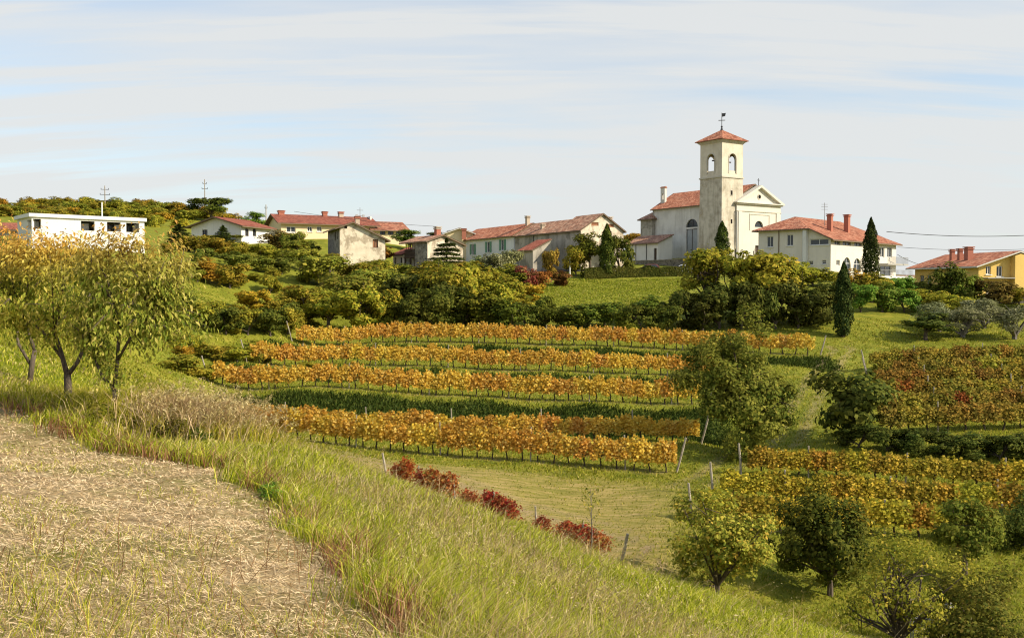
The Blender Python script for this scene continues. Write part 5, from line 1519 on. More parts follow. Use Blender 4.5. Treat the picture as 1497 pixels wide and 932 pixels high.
# left, behind the cherry trees
for px, d, w, h in ((-30, 66, 90, 50), (20, 70, 80, 46), (70, 72, 90, 50), (130, 74, 90, 52), (190, 78, 80, 46), (230, 92, 60, 34), (150, 88, 70, 18), (90, 86, 70, 16), (10, 86, 70, 16)):
    lst.append(('bush%d' % rng0.randrange(4), px, d, w, h, 'leaf_bush', rng0.choice((YG, OR, (1.2, 1.1, .9))), 'bushy shrub on the slope below the flat-roofed house'))
for i in range(22):
    px = rng0.uniform(245, 455); d = rng0.uniform(70, 124)
    lst.append(('bush%d' % rng0.randrange(4), px, d, rng0.uniform(20, 44), rng0.uniform(11, 22), 'leaf_bush', rng0.choice((YG, OR, (1.5, 1.35, .9), (1.2, 1.2, 1))), 'small scrub bush scattered over the terraces left of the thicket'))
for i in range(26):
    px = rng0.uniform(560, 768); d = rng0.uniform(99, 128)
    lst.append(('bush%d' % rng0.randrange(4), px, d, rng0.uniform(30, 56), rng0.uniform(20, 36), rng0.choice(('leaf_bush', 'leaf_bush', 'leaf_dark')), rng0.choice((YG, (1.5, 1.35, .9), (1.1, 1.1, 1), DG)), 'overlapping bush in the tangle below the farmhouse'))
# church-side trees
for px, d, w, h, c_ in ((1036, 99, 86, 104, YG), (1074, 98, 78, 94, (1.3, 1.25, .9)), (1092, 101, 60, 86, (1.2, 1.2, .9)), (1122, 98, 100, 100, YG), (1158, 100, 74, 78, (1.2, 1.2, .9))):
    lst.append(('tree%d' % rng0.randrange(3), px, d, w, h, 'leaf_bush', c_, 'yellow-green leafy tree in the clump below the church front'))
for px, d, w, h in ((1005, 97, 56, 48), (1028, 94, 60, 54), (1052, 95, 66, 66), (1085, 95, 66, 66), (1110, 94.5, 60, 58), (1134, 95, 70, 66), (1168, 95, 66, 62), (1200, 96, 60, 58), (1218, 99, 50, 50)):
    lst.append(('bush%d' % rng0.randrange(4), px, d, w, h, 'leaf_dark', (1, 1, 1), 'dark shrub at the foot of the clump below the church'))
for px, d, w, h, lf, c_ in ((1258, 104, 48, 40, 'leaf_green', (1.1, 1.1, 1)), (1290, 105, 52, 42, 'leaf_green', (1, 1, 1)), (1322, 106, 50, 34, 'leaf_green', (1.1, 1.1, 1)), (1275, 112, 60, 42, 'leaf_bush', YG), (1310, 114, 60, 34, 'leaf_green', (1, 1.1, 1)), (1350, 107, 60, 32, 'leaf_bush', YG), (1242, 116, 50, 40, 'leaf_bush', OR), (1188, 127, 56, 26, 'leaf_bush', YG), (1222, 127, 52, 22, 'leaf_bush', (1.2, 1.1, .9)), (1390, 104, 60, 32, 'leaf_bush', YG), (1430, 102, 60, 30, 'leaf_olive', (1, 1, 1))):
    lst.append(('bush%d' % rng0.randrange(4), px, d, w, h, lf, c_, 'leafy shrub on the bank below the white hipped-roof house'))
for px, d, w, h in ((1258, 55, 66, 34), (1300, 54, 66, 34), (1340, 53.5, 66, 34), (1382, 53, 66, 36), (1424, 52.5, 66, 36), (1466, 52, 66, 36), (1506, 52, 66, 36)):
    lst.append(('bush%d' % rng0.randrange(4), px, d, w, h, 'leaf_dark', (1.0, 1.05, 1), 'dark green shrub in the hedge between the auburn and yellow vines'))
for px, d, w, h, lf, c_, lb in (
        (862, 143, 56, 58, 'leaf_dark', (1.6, 1.5, 1), 'dark leafy tree left of the tall cypress by the stone gable house'), (842, 141, 40, 44, 'leaf_bush', YG, 'yellowish bush against the stone gable house'), (906, 146, 40, 52, 'leaf_dark', (1.3, 1.2, 1), 'dark bush squeezed between the cypress and the sacristy'),
        (746, 140, 40, 34, 'leaf_olive', (1, 1, .9), 'grey-green shrub in front of the red-roofed shed'), (722, 136, 44, 30, 'leaf_olive', (1, 1, 1), 'silvery shrub below the shuttered farmhouse wall'), (700, 138, 40, 24, 'leaf_olive', (1, 1.1, .9), 'pale low shrub at the corner of the shuttered farmhouse'),
        (764, 120, 44, 36, 'leaf_red', (.7, .9, 1), 'dark crimson bush left of the upper meadow'), (788, 122, 36, 28, 'leaf_rust', (1.3, .9, .9), 'orange-red bush at the upper meadow edge'), (806, 132, 26, 46, 'leaf_rust', (1.2, 1.3, 1), 'slim yellowing bush beside the white lamp post'),
        (818, 128, 40, 22, 'leaf_rust', (.8, .8, .8), 'low brown bush below the lamp post'), (775, 112, 50, 26, 'leaf_bush', OR, 'rusty green bush at the lower corner of the upper meadow'), (740, 122, 56, 34, 'leaf_bush', YG, 'bright yellow-green bush below the silvery shrubs'),
        (562, 141, 40, 30, 'leaf_rust', (1.3, 1.2, .8), 'orange autumn tree at the right corner of the barn'), (600, 165, 44, 30, 'leaf_green', (1, 1, 1), 'green garden tree right of the cream wing'), (376, 176, 40, 32, 'leaf_green', (1.1, 1.1, 1), 'fresh green tree between the white gabled house and the cream house'),
        (925, 205, 44, 36, 'leaf_rust', (1.4, 1.4, .8), 'golden tree behind the apse'), (662, 215, 34, 26, 'leaf_dark', (1, 1, 1), 'dark tree behind the cream gable'), (636, 215, 34, 20, 'leaf_dark', (1.2, 1.2, 1), 'dark treetop behind the old balcony house'),
        (430, 146, 44, 34, 'leaf_bush', (.9, 1, 1), 'olive tree-like shrub in front of the cream house'), (404, 150, 50, 28, 'leaf_rust', (.8, 1, 1), 'brownish garden shrub left of the cream house'), (455, 142, 40, 28, 'leaf_dark', (1.4, 1.3, 1), 'dark creeper bush left of the barn'),
        (590, 130, 40, 14, 'leaf_bush', (.9, 1, 1), 'green bush at the porch lean-to'), (622, 124, 50, 18, 'leaf_bush', (.9, 1, 1), 'green bush under the old balcony house'), (662, 128, 44, 20, 'leaf_red', (.9, 1, 1), 'red creeper bush under the cedar'), (678, 124, 50, 30, 'leaf_rust', (1.2, 1.4, 1), 'yellow bush below the cedar'),
        (1384, 114, 56, 56, 'leaf_dark', (1.2, 1.3, 1), 'big dark bush hiding the corner of the yellow house'), (1416, 113, 52, 40, 'leaf_bush', (.9, 1.1, 1), 'green bush under the yellow gable'), (1452, 112, 56, 36, 'leaf_rust', (.8, 1.1, 1), 'thin brownish shrub under the yellow gable windows'), (1490, 112, 40, 26, 'leaf_bush', YG, 'light shrub at the protruding yellow wall'),
        (1250, 57, 116, 98, 'leaf_dark', (1.1, 1.1, 1), 'dark spreading tree at the corner of the auburn vineyard'), (1354, 91, 76, 40, 'leaf_dark', (.9, 1, 1), 'dark round bush among the olive trees'), (1310, 132, 40, 14, 'leaf_dark', (1, 1, 1), 'low dark bush at the foot of the terrace'),
        (330, 150, 60, 10, 'leaf_bush', (1, 1, 1), 'low hedge shrub before the white gabled house')):
    key = 'bush%d' % rng0.randrange(4)
    if 'tree' in lb and 'shrub' not in lb: key = 'tree%d' % rng0.randrange(3)
    if 'spreading' in lb: key = 'bush1'
    lst.append((key, px, d, w, h, lf, c_, lb))
cnt = {}


def variant(lb, c_, w, h, px, lf):
    if lb == thk:
        cnt[lb] = cnt.get(lb, 0) + 1
        return 'dense dark shrub above the uppermost vines, %s counting from the barn side' % ordinal(cnt[lb])
    if lb.startswith('dark shrub at the foot'):
        cnt[lb] = cnt.get(lb, 0) + 1
        return 'dark shrub under the trees below the church, %s counting from the upper meadow' % ordinal(cnt[lb])
    if lb.startswith('yellow-green leafy tree in the clump'):
        cnt[lb] = cnt.get(lb, 0) + 1
        return 'yellow-green tree below the church front, %s counting from the upper meadow' % ordinal(cnt[lb])
    if lb.startswith('dark green shrub in the hedge between'):
        cnt[lb] = cnt.get(lb, 0) + 1
        return 'dark green shrub between auburn and yellow vines, %s from the spreading dark tree' % ordinal(cnt[lb])
    if sum(1 for q_ in lst if q_[7] == lb) > 1 and lb.split()[0] not in ('dark', 'yellow-green'):
        tone = 'bright green' if lf == 'leaf_green' else 'silvery green' if lf == 'leaf_olive' else 'dark green' if lf == 'leaf_dark' else 'yellow-green' if c_ == YG else 'orange-tinged' if c_ == OR else 'dull green' if c_ == DG else 'olive-brown' if c_[0] > 1.15 else 'mid green'
        return tone + ' ' + ('wide ' if w > 1.75 * h else 'upright ' if h > w else '') + lb
    return lb


grp = {}
for q_ in lst: grp[q_[7]] = grp.get(q_[7], 0) + 1
for key, px, d, w, h, lf, c_, lb0 in lst:
    lb = lb0
    kind = 'tree' if key.startswith('tree') else 'shrub'
    lb = variant(lb, c_, w, h, px, lf)
    grow(key, px, d, w, h, 'leafy_tree' if kind == 'tree' else 'shrub', lb, kind, c_, lb0 if grp[lb0] > 1 else None, lf)
for px, d, w, h, k_ in ((1374, 96, 74, 52, 0), (1408, 93, 78, 56, 1), (1440, 98, 66, 50, 0), (1484, 92, 80, 62, 1)):
    grow('olive%d' % k_, px, d, w, h, 'olive_tree', 'silvery olive tree below the yellow house, %s counting from the lone cypress' % ordinal((1374, 1408, 1440, 1484).index(px) + 1), 'olive tree', (1, 1, 1), 'olive trees below the yellow house', sink=0.7)
grow('cypress0', 1233, 92, 27, 108, 'cypress', 'dark columnar cypress standing alone on the grass slope', 'cypress')
grow('cypress1', 1272, 132, 25, 101, 'cypress', 'tall cypress in front of the white house balcony', 'cypress')
grow('cypress0', 887, 140, 22, 78, 'cypress', 'bright-sided cypress by the stone gable house', 'cypress', (1.7, 1.6, 1.1))
grow('cypress1', 1055, 164, 21, 62, 'cypress', 'cypress at the foot of the bell tower', 'cypress', (1.3, 1.3, 1))
grow('cedar0', 653, 131, 60, 52, 'cedar', 'dark layered cedar in front of the old balcony house', 'conifer', (1.2, 1.1, 1))
grow('spruce0', 263, 122, 46, 36, 'spruce', 'dark spruce right of the flat-roofed house', 'conifer', (1.1, 1.1, 1))
grow('spruce0', 327, 143, 32, 32, 'spruce', 'small spruce in front of the white gabled wall', 'conifer', (1.5, 1.4, 1.2))
# wood on the hill
for i in range(125):
    px = rng0.uniform(-60, 350); d = rng0.uniform(172, 232)
    if px > 270 and d < 195: continue
    lf, c_ = rng0.choice((('leaf_bush', YG), ('leaf_bush', (1.3, 1.0, .8)), ('leaf_bush', (1.5, 1.3, .8)), ('leaf_bush', OR), ('leaf_bush', (1.2, 1.2, 1))))
    grow('bush%d' % rng0.randrange(4), px, d, rng0.uniform(30, 46), rng0.uniform(16, 23), 'hill_tree', '%s small tree in the wood on the hill behind the houses' % ('rust-coloured' if c_ in (OR, (1.3, 1.0, .8)) else 'dark green' if lf == 'leaf_dark' else 'yellow-green' if c_ == YG else 'olive'), 'tree', c_, 'trees of the hill wood', lf, sink=0.8)
grow('tree1', 310, 205, 62, 34, 'hill_tree', 'larger green tree at the right end of the hill wood', 'tree', (1, 1.2, 1), None, 'leaf_dark')

# ------------------------------------------------------------------ larger single trees


def big_tree(name, label, px, d, rx, rz, zc, trunk_r, fork, n, size, leaf, seed, lump=0.5, m_=60, off=(0, 0), tint=(1, 1, 1), low=-0.8, asp=0.6, bark='bark', droop=0.3, inner=0.4, nl=16, ry=None, cat='tree', shell=0.45):
    rng = np.random.default_rng(seed)
    c_, r_ = blob_centres(rng, m_, rx, ry or rx * 0.9, rz, zc, lump, inner, low)
    c_[:, 0] += off[0]; c_[:, 1] += off[1]
    V = cloud(c_, r_, n, size, rng, (off[0], off[1], zc - rz * 0.3), asp=asp, droop=droop, shell=shell)
    t = thing(name, label, cat, on(px, d))
    limbs(rng, trunk_r, fork, c_, nl, (off[0] * 0.3, 0)).build('trunk', M[bark], t)
    cr_ = add('crown', leafmesh('crown', V), M[leaf], t); cr_.color = (*tint, 1)
    return t


big_tree('leafy_tree', 'tall olive-green tree at the right end of the golden vine rows', 1092, 53, 3.1, 4.2, 3.9, 0.16, 1.0, 26000, 0.20, 'leaf_bush', 301, 0.85, 84, (0.1, 0), (.78, .80, .85), -0.97)
big_tree('fruit_tree', 'yellowing fruit tree standing at the foot of the grass slope', 1050, 32.5, 1.9, 1.75, 1.75, 0.09, 0.5, 9000, 0.135, 'leaf_apple', 302, 0.5, 46, (0.15, 0), (1, 1, 1), -0.9)
big_tree('leafy_tree', 'dark rounded tree casting shade on the lawn by the yellow vines', 1218, 34, 2.1, 1.85, 1.95, 0.10, 0.7, 10500, 0.15, 'leaf_dark', 303, 0.55, 46, (-0.1, 0), (1.2, 1.2, 1), -0.75)
big_tree('leafy_tree', 'small green tree on the lawn in front of the yellow vines', 1416, 36.2, 1.4, 1.15, 1.75, 0.10, 0.85, 5200, 0.15, 'leaf_bush', 304, 0.42, 32, (0, 0), (.8, .95, .9), -0.5)
big_tree('shrub', 'half-bare shrub with dark forked stems at the lawn corner', 1325, 25.5, 1.9, 1.35, 1.5, 0.085, 0.25, 3600, 0.10, 'leaf_bush', 305, 0.5, 44, (-0.1, 0), (1.2, 1.05, .9), -0.5, nl=30, cat='shrub')
big_tree('shrub', 'dense olive shrub spilling over beside the half-bare shrub', 1462, 25.0, 2.1, 1.65, 1.2, 0.07, 0.3, 14000, 0.105, 'leaf_bush', 306, 0.5, 60, (0, 0), (.72, .72, .8), -0.95, cat='shrub')
big_tree('shrub', 'dark weedy bush at the shaded end of the yellow vines', 1500, 39.5, 2.0, 1.3, 1.0, 0.07, 0.3, 6200, 0.13, 'leaf_dark', 307, 0.45, 34, (0, 0), (1, 1, 1), -0.9, cat='shrub')


def cherry(label, base, fork_pts, cen, rx, ry, rz, n, seed, tint=(1, 1, 1), shoots=16):
    """base: ground point; fork_pts: trunk polylines in local metres; crown ellipsoid centre cen"""
    rng = np.random.default_rng(seed)
    t = thing('cherry_tree', label, 'fruit tree', base)
    mb = MB()
    for pts, r0, r1 in fork_pts:
        k = len(pts); mb.tube(pts, [r0 + (r1 - r0) * i / (k - 1) for i in range(k)], 8)
    starts = [Vector(f[0][-1]) for f in fork_pts if f[2] < 0.06] or [Vector(fork_pts[0][0][-1])]
    tips = []
    for i in range(46):
        d = unit(rng, 1)[0]; d[2] = d[2] * 0.9 + 0.12
        q = 0.55 + 0.5 * rng.random()
        e = Vector((cen[0] + d[0] * rx * q, cen[1] + d[1] * ry * q, cen[2] + d[2] * rz * q))
        s = min(starts, key=lambda v: (v - e).length)
        mid = s.lerp(e, 0.5) + Vector((0, 0, 0.18 * (e - s).length))
        r = 0.022 + 0.012 * rng.random()
        mb.tube([s, mid, e], [r, r * 0.6, 0.006], 5); tips.append((mid, e)); tips.append((s.lerp(mid, 0.6), mid))
    for i in range(shoots):       # upright shoots at the top
        a = rng.uniform(0, 2 * PI); q = rng.random() ** 0.5
        s = Vector((cen[0] + math.cos(a) * rx * 0.8 * q, cen[1] + math.sin(a) * ry * 0.8 * q, cen[2] + rz * (0.75 * math.sqrt(1 - 0.8 * q * q))))
        e = s + Vector((rng.normal() * 0.12, rng.normal() * 0.12, rng.uniform(0.35, 0.75)))
        mb.tube([s, e], [0.012, 0.005], 4); tips.append((s, e)); tips.append((s, e))
    mb.build('trunk', M['bark'], t, smooth=True)
    k = rng.integers(0, len(tips), n)
    A = np.array([tuple(a) for a, b in tips])[k]; B = np.array([tuple(b) for a, b in tips])[k]
    f = rng.random((n, 1)) ** 0.7
    P = A * (1 - f) + B * f + rng.normal(0, 0.16, (n, 3)) + np.array([0, 0, -0.06])
    o_ = P - np.array(cen)[None]; o_ /= np.linalg.norm(o_, axis=1, keepdims=True) + 1e-6
    N = o_ * 0.7 + unit(rng, n) * 0.7 + np.array([0, 0, 0.25])
    T = np.array([0, 0, -1.0]) + unit(rng, n) * 0.55 + o_ * 0.35
    L = 0.15 * (0.65 + 0.6 * rng.random(n))
    # each leaf: two halves along a drooping midrib
    N /= np.linalg.norm(N, axis=1, keepdims=True); T -= N * (T * N).sum(1, keepdims=True); T /= np.linalg.norm(T, axis=1, keepdims=True) + 1e-9
    S = np.cross(N, T); L1 = L[:, None]; W1 = L1 * 0.36
    v = [P, P + T * L1 * 0.45 + S * W1 * 0.5 + N * W1 * 0.12, P + T * L1 * 0.45 - N * W1 * 0.05, P + T * L1 * 0.45 - S * W1 * 0.5 + N * W1 * 0.12, P + T * L1 * 0.96 - N * L1 * 0.22]
    V = np.stack(v, 1).reshape(-1, 3)
    b = np.arange(n)[:, None] * 5
    loops = np.concatenate([b + 0, b + 1, b + 2, b + 0, b + 2, b + 3, b + 1, b + 4, b + 2, b + 2, b + 4, b + 3], 1).ravel()
    cr_ = add('crown', npmesh('crown', V, loops, np.full(n * 4, 3)), M['leaf_cherry'], t); cr_.color = (*tint, 1)
    return t


b2 = on(166, 21); s2 = 21 / PF
cherry('young cherry tree with slender forked trunk and drooping yellow-green leaves', b2,
       [([(0, 0, -0.2), (0.0, 0, 0.35), (-0.02, 0.02, 0.68)], 0.055, 0.042), ([(-0.02, 0.02, 0.66), (0.05, 0.05, 1.3), (0.08, 0.1, 2.1)], 0.05, 0.035), ([(-0.02, 0.02, 0.66), (-0.25, -0.05, 0.95), (-0.5, 0.05, 1.45)], 0.042, 0.03), ([(0.05, 0.05, 1.3), (0.4, -0.1, 1.8), (0.8, 0.0, 2.3)], 0.035, 0.025)],
       (0.36, 0.1, 2.28), 1.74, 1.45, 1.68, 8800, 401)
b1 = on(97, 23)
cherry('cherry tree with stout short trunk, orange leaves at its top', b1,
       [([(0, 0, -0.2), (0.01, 0, 0.5), (0.0, 0, 0.85)], 0.105, 0.085), ([(0, 0, 0.82), (-0.12, 0.05, 1.2), (-0.35, 0.1, 1.9)], 0.07, 0.045), ([(0, 0, 0.82), (0.25, 0, 1.15), (0.5, 0.0, 1.7)], 0.06, 0.04), ([(-0.12, 0.05, 1.2), (-0.7, 0.2, 1.9), (-1.2, 0.2, 2.3)], 0.04, 0.03)],
       (-0.45, 0.1, 2.45), 2.05, 1.6, 1.55, 8800, 402, (1.1, 1.0, 0.9))
b3 = on(40, 29)
cherry('cherry tree standing behind the stout-trunked one, crown touching it', b3,
       [([(0, 0, -0.2), (0.1, 0, 0.5), (0.2, 0, 1.0)], 0.09, 0.07), ([(0.2, 0, 1.0), (0.0, 0.05, 1.5), (-0.1, 0.1, 2.2)], 0.06, 0.045), ([(0.1, 0, 0.5), (-0.3, 0, 1.2), (-0.35, 0.0, 1.9)], 0.05, 0.04)],
       (-0.8, 0.1, 3.2), 2.1, 1.6, 1.6, 5000, 403, (1.15, 0.95, 0.85))
# sapling in the valley
sp_ = on(865, 31)
t = thing('sapling', 'thin yellow-leaved sapling rising from the meadow edge', 'sapling', sp_)
mb = MB().tube([(0, 0, -0.2), (0.03, 0, 1.4), (-0.02, 0, 2.85)], [0.025, 0.018, 0.006], 6)
rgs = np.random.default_rng(55); Pp = []
for i in range(14):
    z_ = 1.3 + 1.4 * i / 14; a_ = i * 2.4; e_ = (math.cos(a_) * 0.22, math.sin(a_) * 0.22, z_ + 0.28); mb.tube([(0, 0, z_), e_], [0.008, 0.003], 4)
    Pp.append(np.array(e_) + rgs.normal(0, 0.07, (13 if i > 4 else 5, 3)))
mb.build('trunk', M['bark_grey'], t)
Pp = np.concatenate(Pp); Lp = 0.06 + 0.06 * rgs.random(len(Pp))
add('crown', leafmesh('crown', leaves(Pp, unit(rgs, len(Pp)), unit(rgs, len(Pp)) + np.array([0, 0, -0.5]), Lp, Lp * 0.5)), M['leaf_apple'], t)
for px, d, s_, c_, lb in ((196, 19.8, 0.42, (.55, .5, .5), 'brush tinted dark for shade at the foot of the slender cherry tree'), (228, 19.5, 0.36, (.6, .5, .5), 'low brush tinted dark for shade between cherry tree and reeds'), (256, 19.3, 0.52, (.5, .45, .5), 'brush tinted dark for shade in front of the dry reeds'), (284, 19.3, 0.4, (.5, .5, .5), 'brush tinted dark for shade at the outer side of the dry reeds'), (140, 20.2, 0.5, (1, 1, .9), 'low weed beside the slender cherry trunk'), (390, 13.6, 0.28, (1.1, 1.2, 1), 'leafy weed on the edge of the mown field'), (432, 10.6, 0.22, (1.1, 1.2, 1), 'small leafy weed creeping onto the hay')):  # low tints paint the shade under the dry grass into the brush
    p_ = on(px, d); plant('scrub1', 'weed', lb, 'weed', (p_.x, p_.y, p_.z - 0.1), (s_, s_, s_ * 0.75), px, c_, None, 'leaf_bush' if s_ > 0.4 else 'leaf_green')

# ------------------------------------------------------------------ hedges
def hedge(label, pts, w, h, n_per_m, leaf, size=0.22, seed=1):
    rng = np.random.default_rng(seed)
    vs, fine = resample(pts, 0.5)
    p0 = vs[0][0]; root = thing('hedge', label, 'hedge', (p0.x, p0.y, gz(p0.x, p0.y)))
    Ps, Ns = [], []; core = MB()
    for i, (p, a) in enumerate(vs):
        z = gz(p.x, p.y); n = int(n_per_m * 0.5)
        s = rng.uniform(-0.3, 0.3, n); f = rng.random(n)
        hh = h * (1 + 0.10 * math.sin(i * 0.7) + 0.06 * rng.normal())
        top = f < 0.4
        t = np.where(top, rng.uniform(-w / 2, w / 2, n), np.sign(rng.random(n) - 0.5) * w / 2 * (0.9 + 0.15 * rng.random(n)))
        zz = np.where(top, hh * (0.94 + 0.1 * rng.random(n)), hh * rng.random(n))
        ca, sa = math.cos(a), math.sin(a)
        Ps.append(np.stack([p.x - p0.x + s * ca - t * sa, p.y - p0.y + s * sa + t * ca, z - root.location.z + zz], -1))
        Ns.append(np.stack([-np.sign(t) * sa * ~top, np.sign(t) * ca * ~top, top * 1.0 + 0.2], -1))
    P = np.concatenate(Ps); N = np.concatenate(Ns) + unit(rng, len(P)) * 0.6
    L = size * (0.6 + 0.7 * rng.random(len(P)))
    add('foliage', leafmesh('hedge_foliage', leaves(P, N, unit(rng, len(P)), L, L * 0.6)), M[leaf], root)
    mb = MB()
    for i in range(0, len(vs), 3):
        p, a = vs[i]; z = gz(p.x, p.y) - root.location.z
        mb.tube([(p.x - p0.x, p.y - p0.y, z - 0.1), (p.x - p0.x + 0.05, p.y - p0.y, z + h * 0.5), (p.x - p0.x, p.y - p0.y, z + h * 0.85)], [0.05, 0.04, 0.015], 5)
    mb.build('stem', M['bark'], root)
    return root


hedge('clipped dark hedge along the road below the church', [on(852, 139), on(900, 140.5), on(950, 142), on(1004, 143)], 1.7, 1.3, 900, 'leaf_dark', seed=11)
hedge('long trimmed hedge descending below the yellow house', [on(1278, 129), on(1330, 122), on(1390, 114.5), on(1432, 110)], 1.5, 1.5, 800, 'leaf_dark', seed=12)
hedge('low hedge beside the terrace garden wall', [on(1436, 109), on(1470, 108), on(1510, 107.5)], 0.9, 0.7, 500, 'leaf_dark', seed=13)
hedge('vine-like hedge line along the terrace below the white gabled house', [on(250, 126), on(320, 127), on(380, 129), on(440, 132)], 1.8, 1.1, 420, 'leaf_bush', seed=14)

# ------------------------------------------------------------------ poles, lamp, cables
def utility_pole(label, px, d, top_py, arms):
    p = on(px, d); h = zat(top_py, d) - p.z
    t = thing('utility_pole', label, 'pole', p, 0.3)
    MB().tube([(0, 0, -0.5), (0, 0, h)], [0.13, 0.09], 8).build('pole', M['post_wood'], t)
    for f, w in arms:
        a = MB().box((-w / 2, -0.05, h - f - 0.05), (w / 2, 0.05, h - f + 0.05)).build('crossarm', M['metal_dark'], t)
        for s in (-0.92, 0.0, 0.92):
            MB().frustum((s * w / 2, 0), 0.05, 0.06, h - f + 0.053, h - f + 0.3, 8).build('insulator', M['metal_dark'], a)
    return t, h


utility_pole('utility pole with three crossarms on the wooded hill behind the flat roof', 155.5, 206, 271.5, ((0.8, 1.6), (1.9, 2.0), (3.2, 2.6)))
utility_pole('slim utility pole rising from the right end of the hill wood', 301, 222, 262, ((1.0, 0.9), (2.2, 1.3)))
utility_pole('thin mast left of the cream house', 390, 205, 299, ((0.8, 0.5),))
utility_pole('utility pole outside right, carrying the cables', 1640, 150, 330, ((0.8, 1.8),))
p = on(833, 140); h = zat(372, 140) - p.z
t = thing('lamp_post', 'short white lamp post at the hedge end by the road', 'lamp', p)
MB().tube([(0, 0, -0.2), (0, 0, 0.6)], [0.16, 0.15], 10).build('base', M['bright_wall'], t)
MB().tube([(0, 0, 0.6), (0, 0, h - 0.35)], [0.10, 0.09], 10).build('pole', M['bright_wall'], t)
mb = MB()
for z0_, r0_, z1_, r1_ in ((-0.35, 0.09, -0.22, 0.2), (-0.22, 0.2, -0.05, 0.22), (-0.05, 0.22, 0.08, 0.14), (0.08, 0.14, 0.12, 0.03)): mb.frustum((0, 0), r0_, r1_, h + z0_, h + z1_, 12, 0)
mb.build('lamp_globe', M['frame_white'], t)


def cable(label, a, b, sag, r=0.028):
    a = Vector(a); b = Vector(b); pts = []
    for i in range(25):
        f = i / 24; q = a.lerp(b, f); q.z -= sag * 4 * f * (1 - f); pts.append(q)
    mb = MB().tube([tuple(q) for q in pts], r, 5)
    o = mb.build('cable', M['metal_dark']); tag(o, label, 'cable', 'cables leaving the white hipped-roof house')
    return o


cable('thick upper cable from the white house roof towards the right', at(1296, 338.5, 151), at(1640, 331, 150), 1.1, 0.05)
cable('thin lower cable passing above the yellow house chimneys', at(1312, 361, 152), at(1640, 352, 150), 0.9, 0.03)
cable('short slack cable sloping down from the balcony corner', at(1312, 372, 152), at(1352, 388, 160), 0.25, 0.04)
cable('faint cable strung over the cream house roofs', at(430, 309, 168), at(640, 331, 176), 0.35, 0.03)['group'] = 'cables over the cream house'

# ------------------------------------------------------------------ cars on the road
M['paint_white'] = plain('white_car_paint', (0.75, 0.75, 0.74), 0.3, 0.5, 0.05)
M['paint_red'] = plain('dark_red_car_paint', (0.16, 0.035, 0.03), 0.3, 0.5, 0.1)
M['rubber'] = plain('tyre_rubber', (0.03, 0.03, 0.03), 0.9, 0.1)


def car(label, px, d, rz, paint):
    t = thing('parked_car', label, 'car', on(px, d), rz)
    prof = [(-1.95, 0.32), (-1.95, 0.72), (-1.86, 0.92), (-1.62, 0.98), (-1.28, 1.38), (-0.95, 1.46), (0.15, 1.46), (0.45, 1.38), (1.0, 0.98), (1.75, 0.86), (1.95, 0.66), (1.97, 0.34)]
    bm = bmesh.new(); rows = []
    for y, ins in ((-0.84, 0.0), (-0.80, 0.0), (0.80, 0.0), (0.84, 0.0)):
        edge = abs(y) > 0.82
        rows.append([bm.verts.new((x * (0.985 if edge else 1), (y * (0.80 if z > 1.1 else 1)), z - (0.03 if edge and z > 0.5 else 0))) for x, z in prof])
    for r0, r1 in zip(rows[:-1], rows[1:]):
        for i in range(len(prof)): bm.faces.new((r0[i], r0[(i + 1) % len(prof)], r1[(i + 1) % len(prof)], r1[i]))
    bm.faces.new(rows[0]); bm.faces.new(list(reversed(rows[-1]))); bmesh.ops.recalc_face_normals(bm, faces=bm.faces)
    me = bpy.data.meshes.new('body'); bm.to_mesh(me); bm.free(); add('body', me, M[paint], t)
    for s in (-1, 1):
        for xs_ in (((-1.42, 1.0), (-0.35, 1.0), (-0.35, 1.38), (-1.12, 1.36)), ((-0.28, 1.0), (0.82, 1.0), (0.35, 1.36), (-0.28, 1.38))):
            MB().prism([(x, s * (0.845 - (z - 1.0) * 0.42), z) for x, z in xs_], (0, s * 0.012, 0)).build('side_window', M['glass'], t)
        for x in (-1.2, 1.25):
            w = MB(); k = 16
            for i in range(k):
                a0, a1 = 2 * PI * i / k, 2 * PI * (i + 1) / k
                w.prism([(x + 0.31 * math.cos(a0), s * 0.70, 0.31 + 0.31 * math.sin(a0)), (x + 0.31 * math.cos(a1), s * 0.70, 0.31 + 0.31 * math.sin(a1)), (x + 0.19 * math.cos(a1), s * 0.70, 0.31 + 0.19 * math.sin(a1)), (x + 0.19 * math.cos(a0), s * 0.70, 0.31 + 0.19 * math.sin(a0))], (0, s * 0.17, 0))
            wo = w.build('wheel', M['rubber'], t)
            MB().prism([(x + 0.19 * math.cos(2 * PI * i / k), s * 0.74, 0.31 + 0.19 * math.sin(2 * PI * i / k)) for i in range(k)], (0, s * 0.09, 0)).build('rim', M['metal_grey'], wo)
        MB().box((1.86, s * 0.62 - 0.16, 0.66), (1.985, s * 0.62 + 0.16, 0.78)).build('headlight', M['frame_white'], t)
        MB().box((-1.985, s * 0.66 - 0.12, 0.74), (-1.9, s * 0.66 + 0.12, 0.88)).build('tail_light', M['paint_red'], t)
    MB().prism([(0.47, -0.64, 1.385), (0.47, 0.64, 1.385), (0.98, 0.72, 1.005), (0.98, -0.72, 1.005)], (0.02, 0, 0.02)).build('windscreen', M['glass'], t)
    MB().prism([(-1.30, -0.64, 1.365), (-1.30, 0.64, 1.365), (-1.62, 0.72, 1.0), (-1.62, -0.72, 1.0)], (-0.02, 0, 0.02)).build('rear_window', M['glass'], t)
    return t


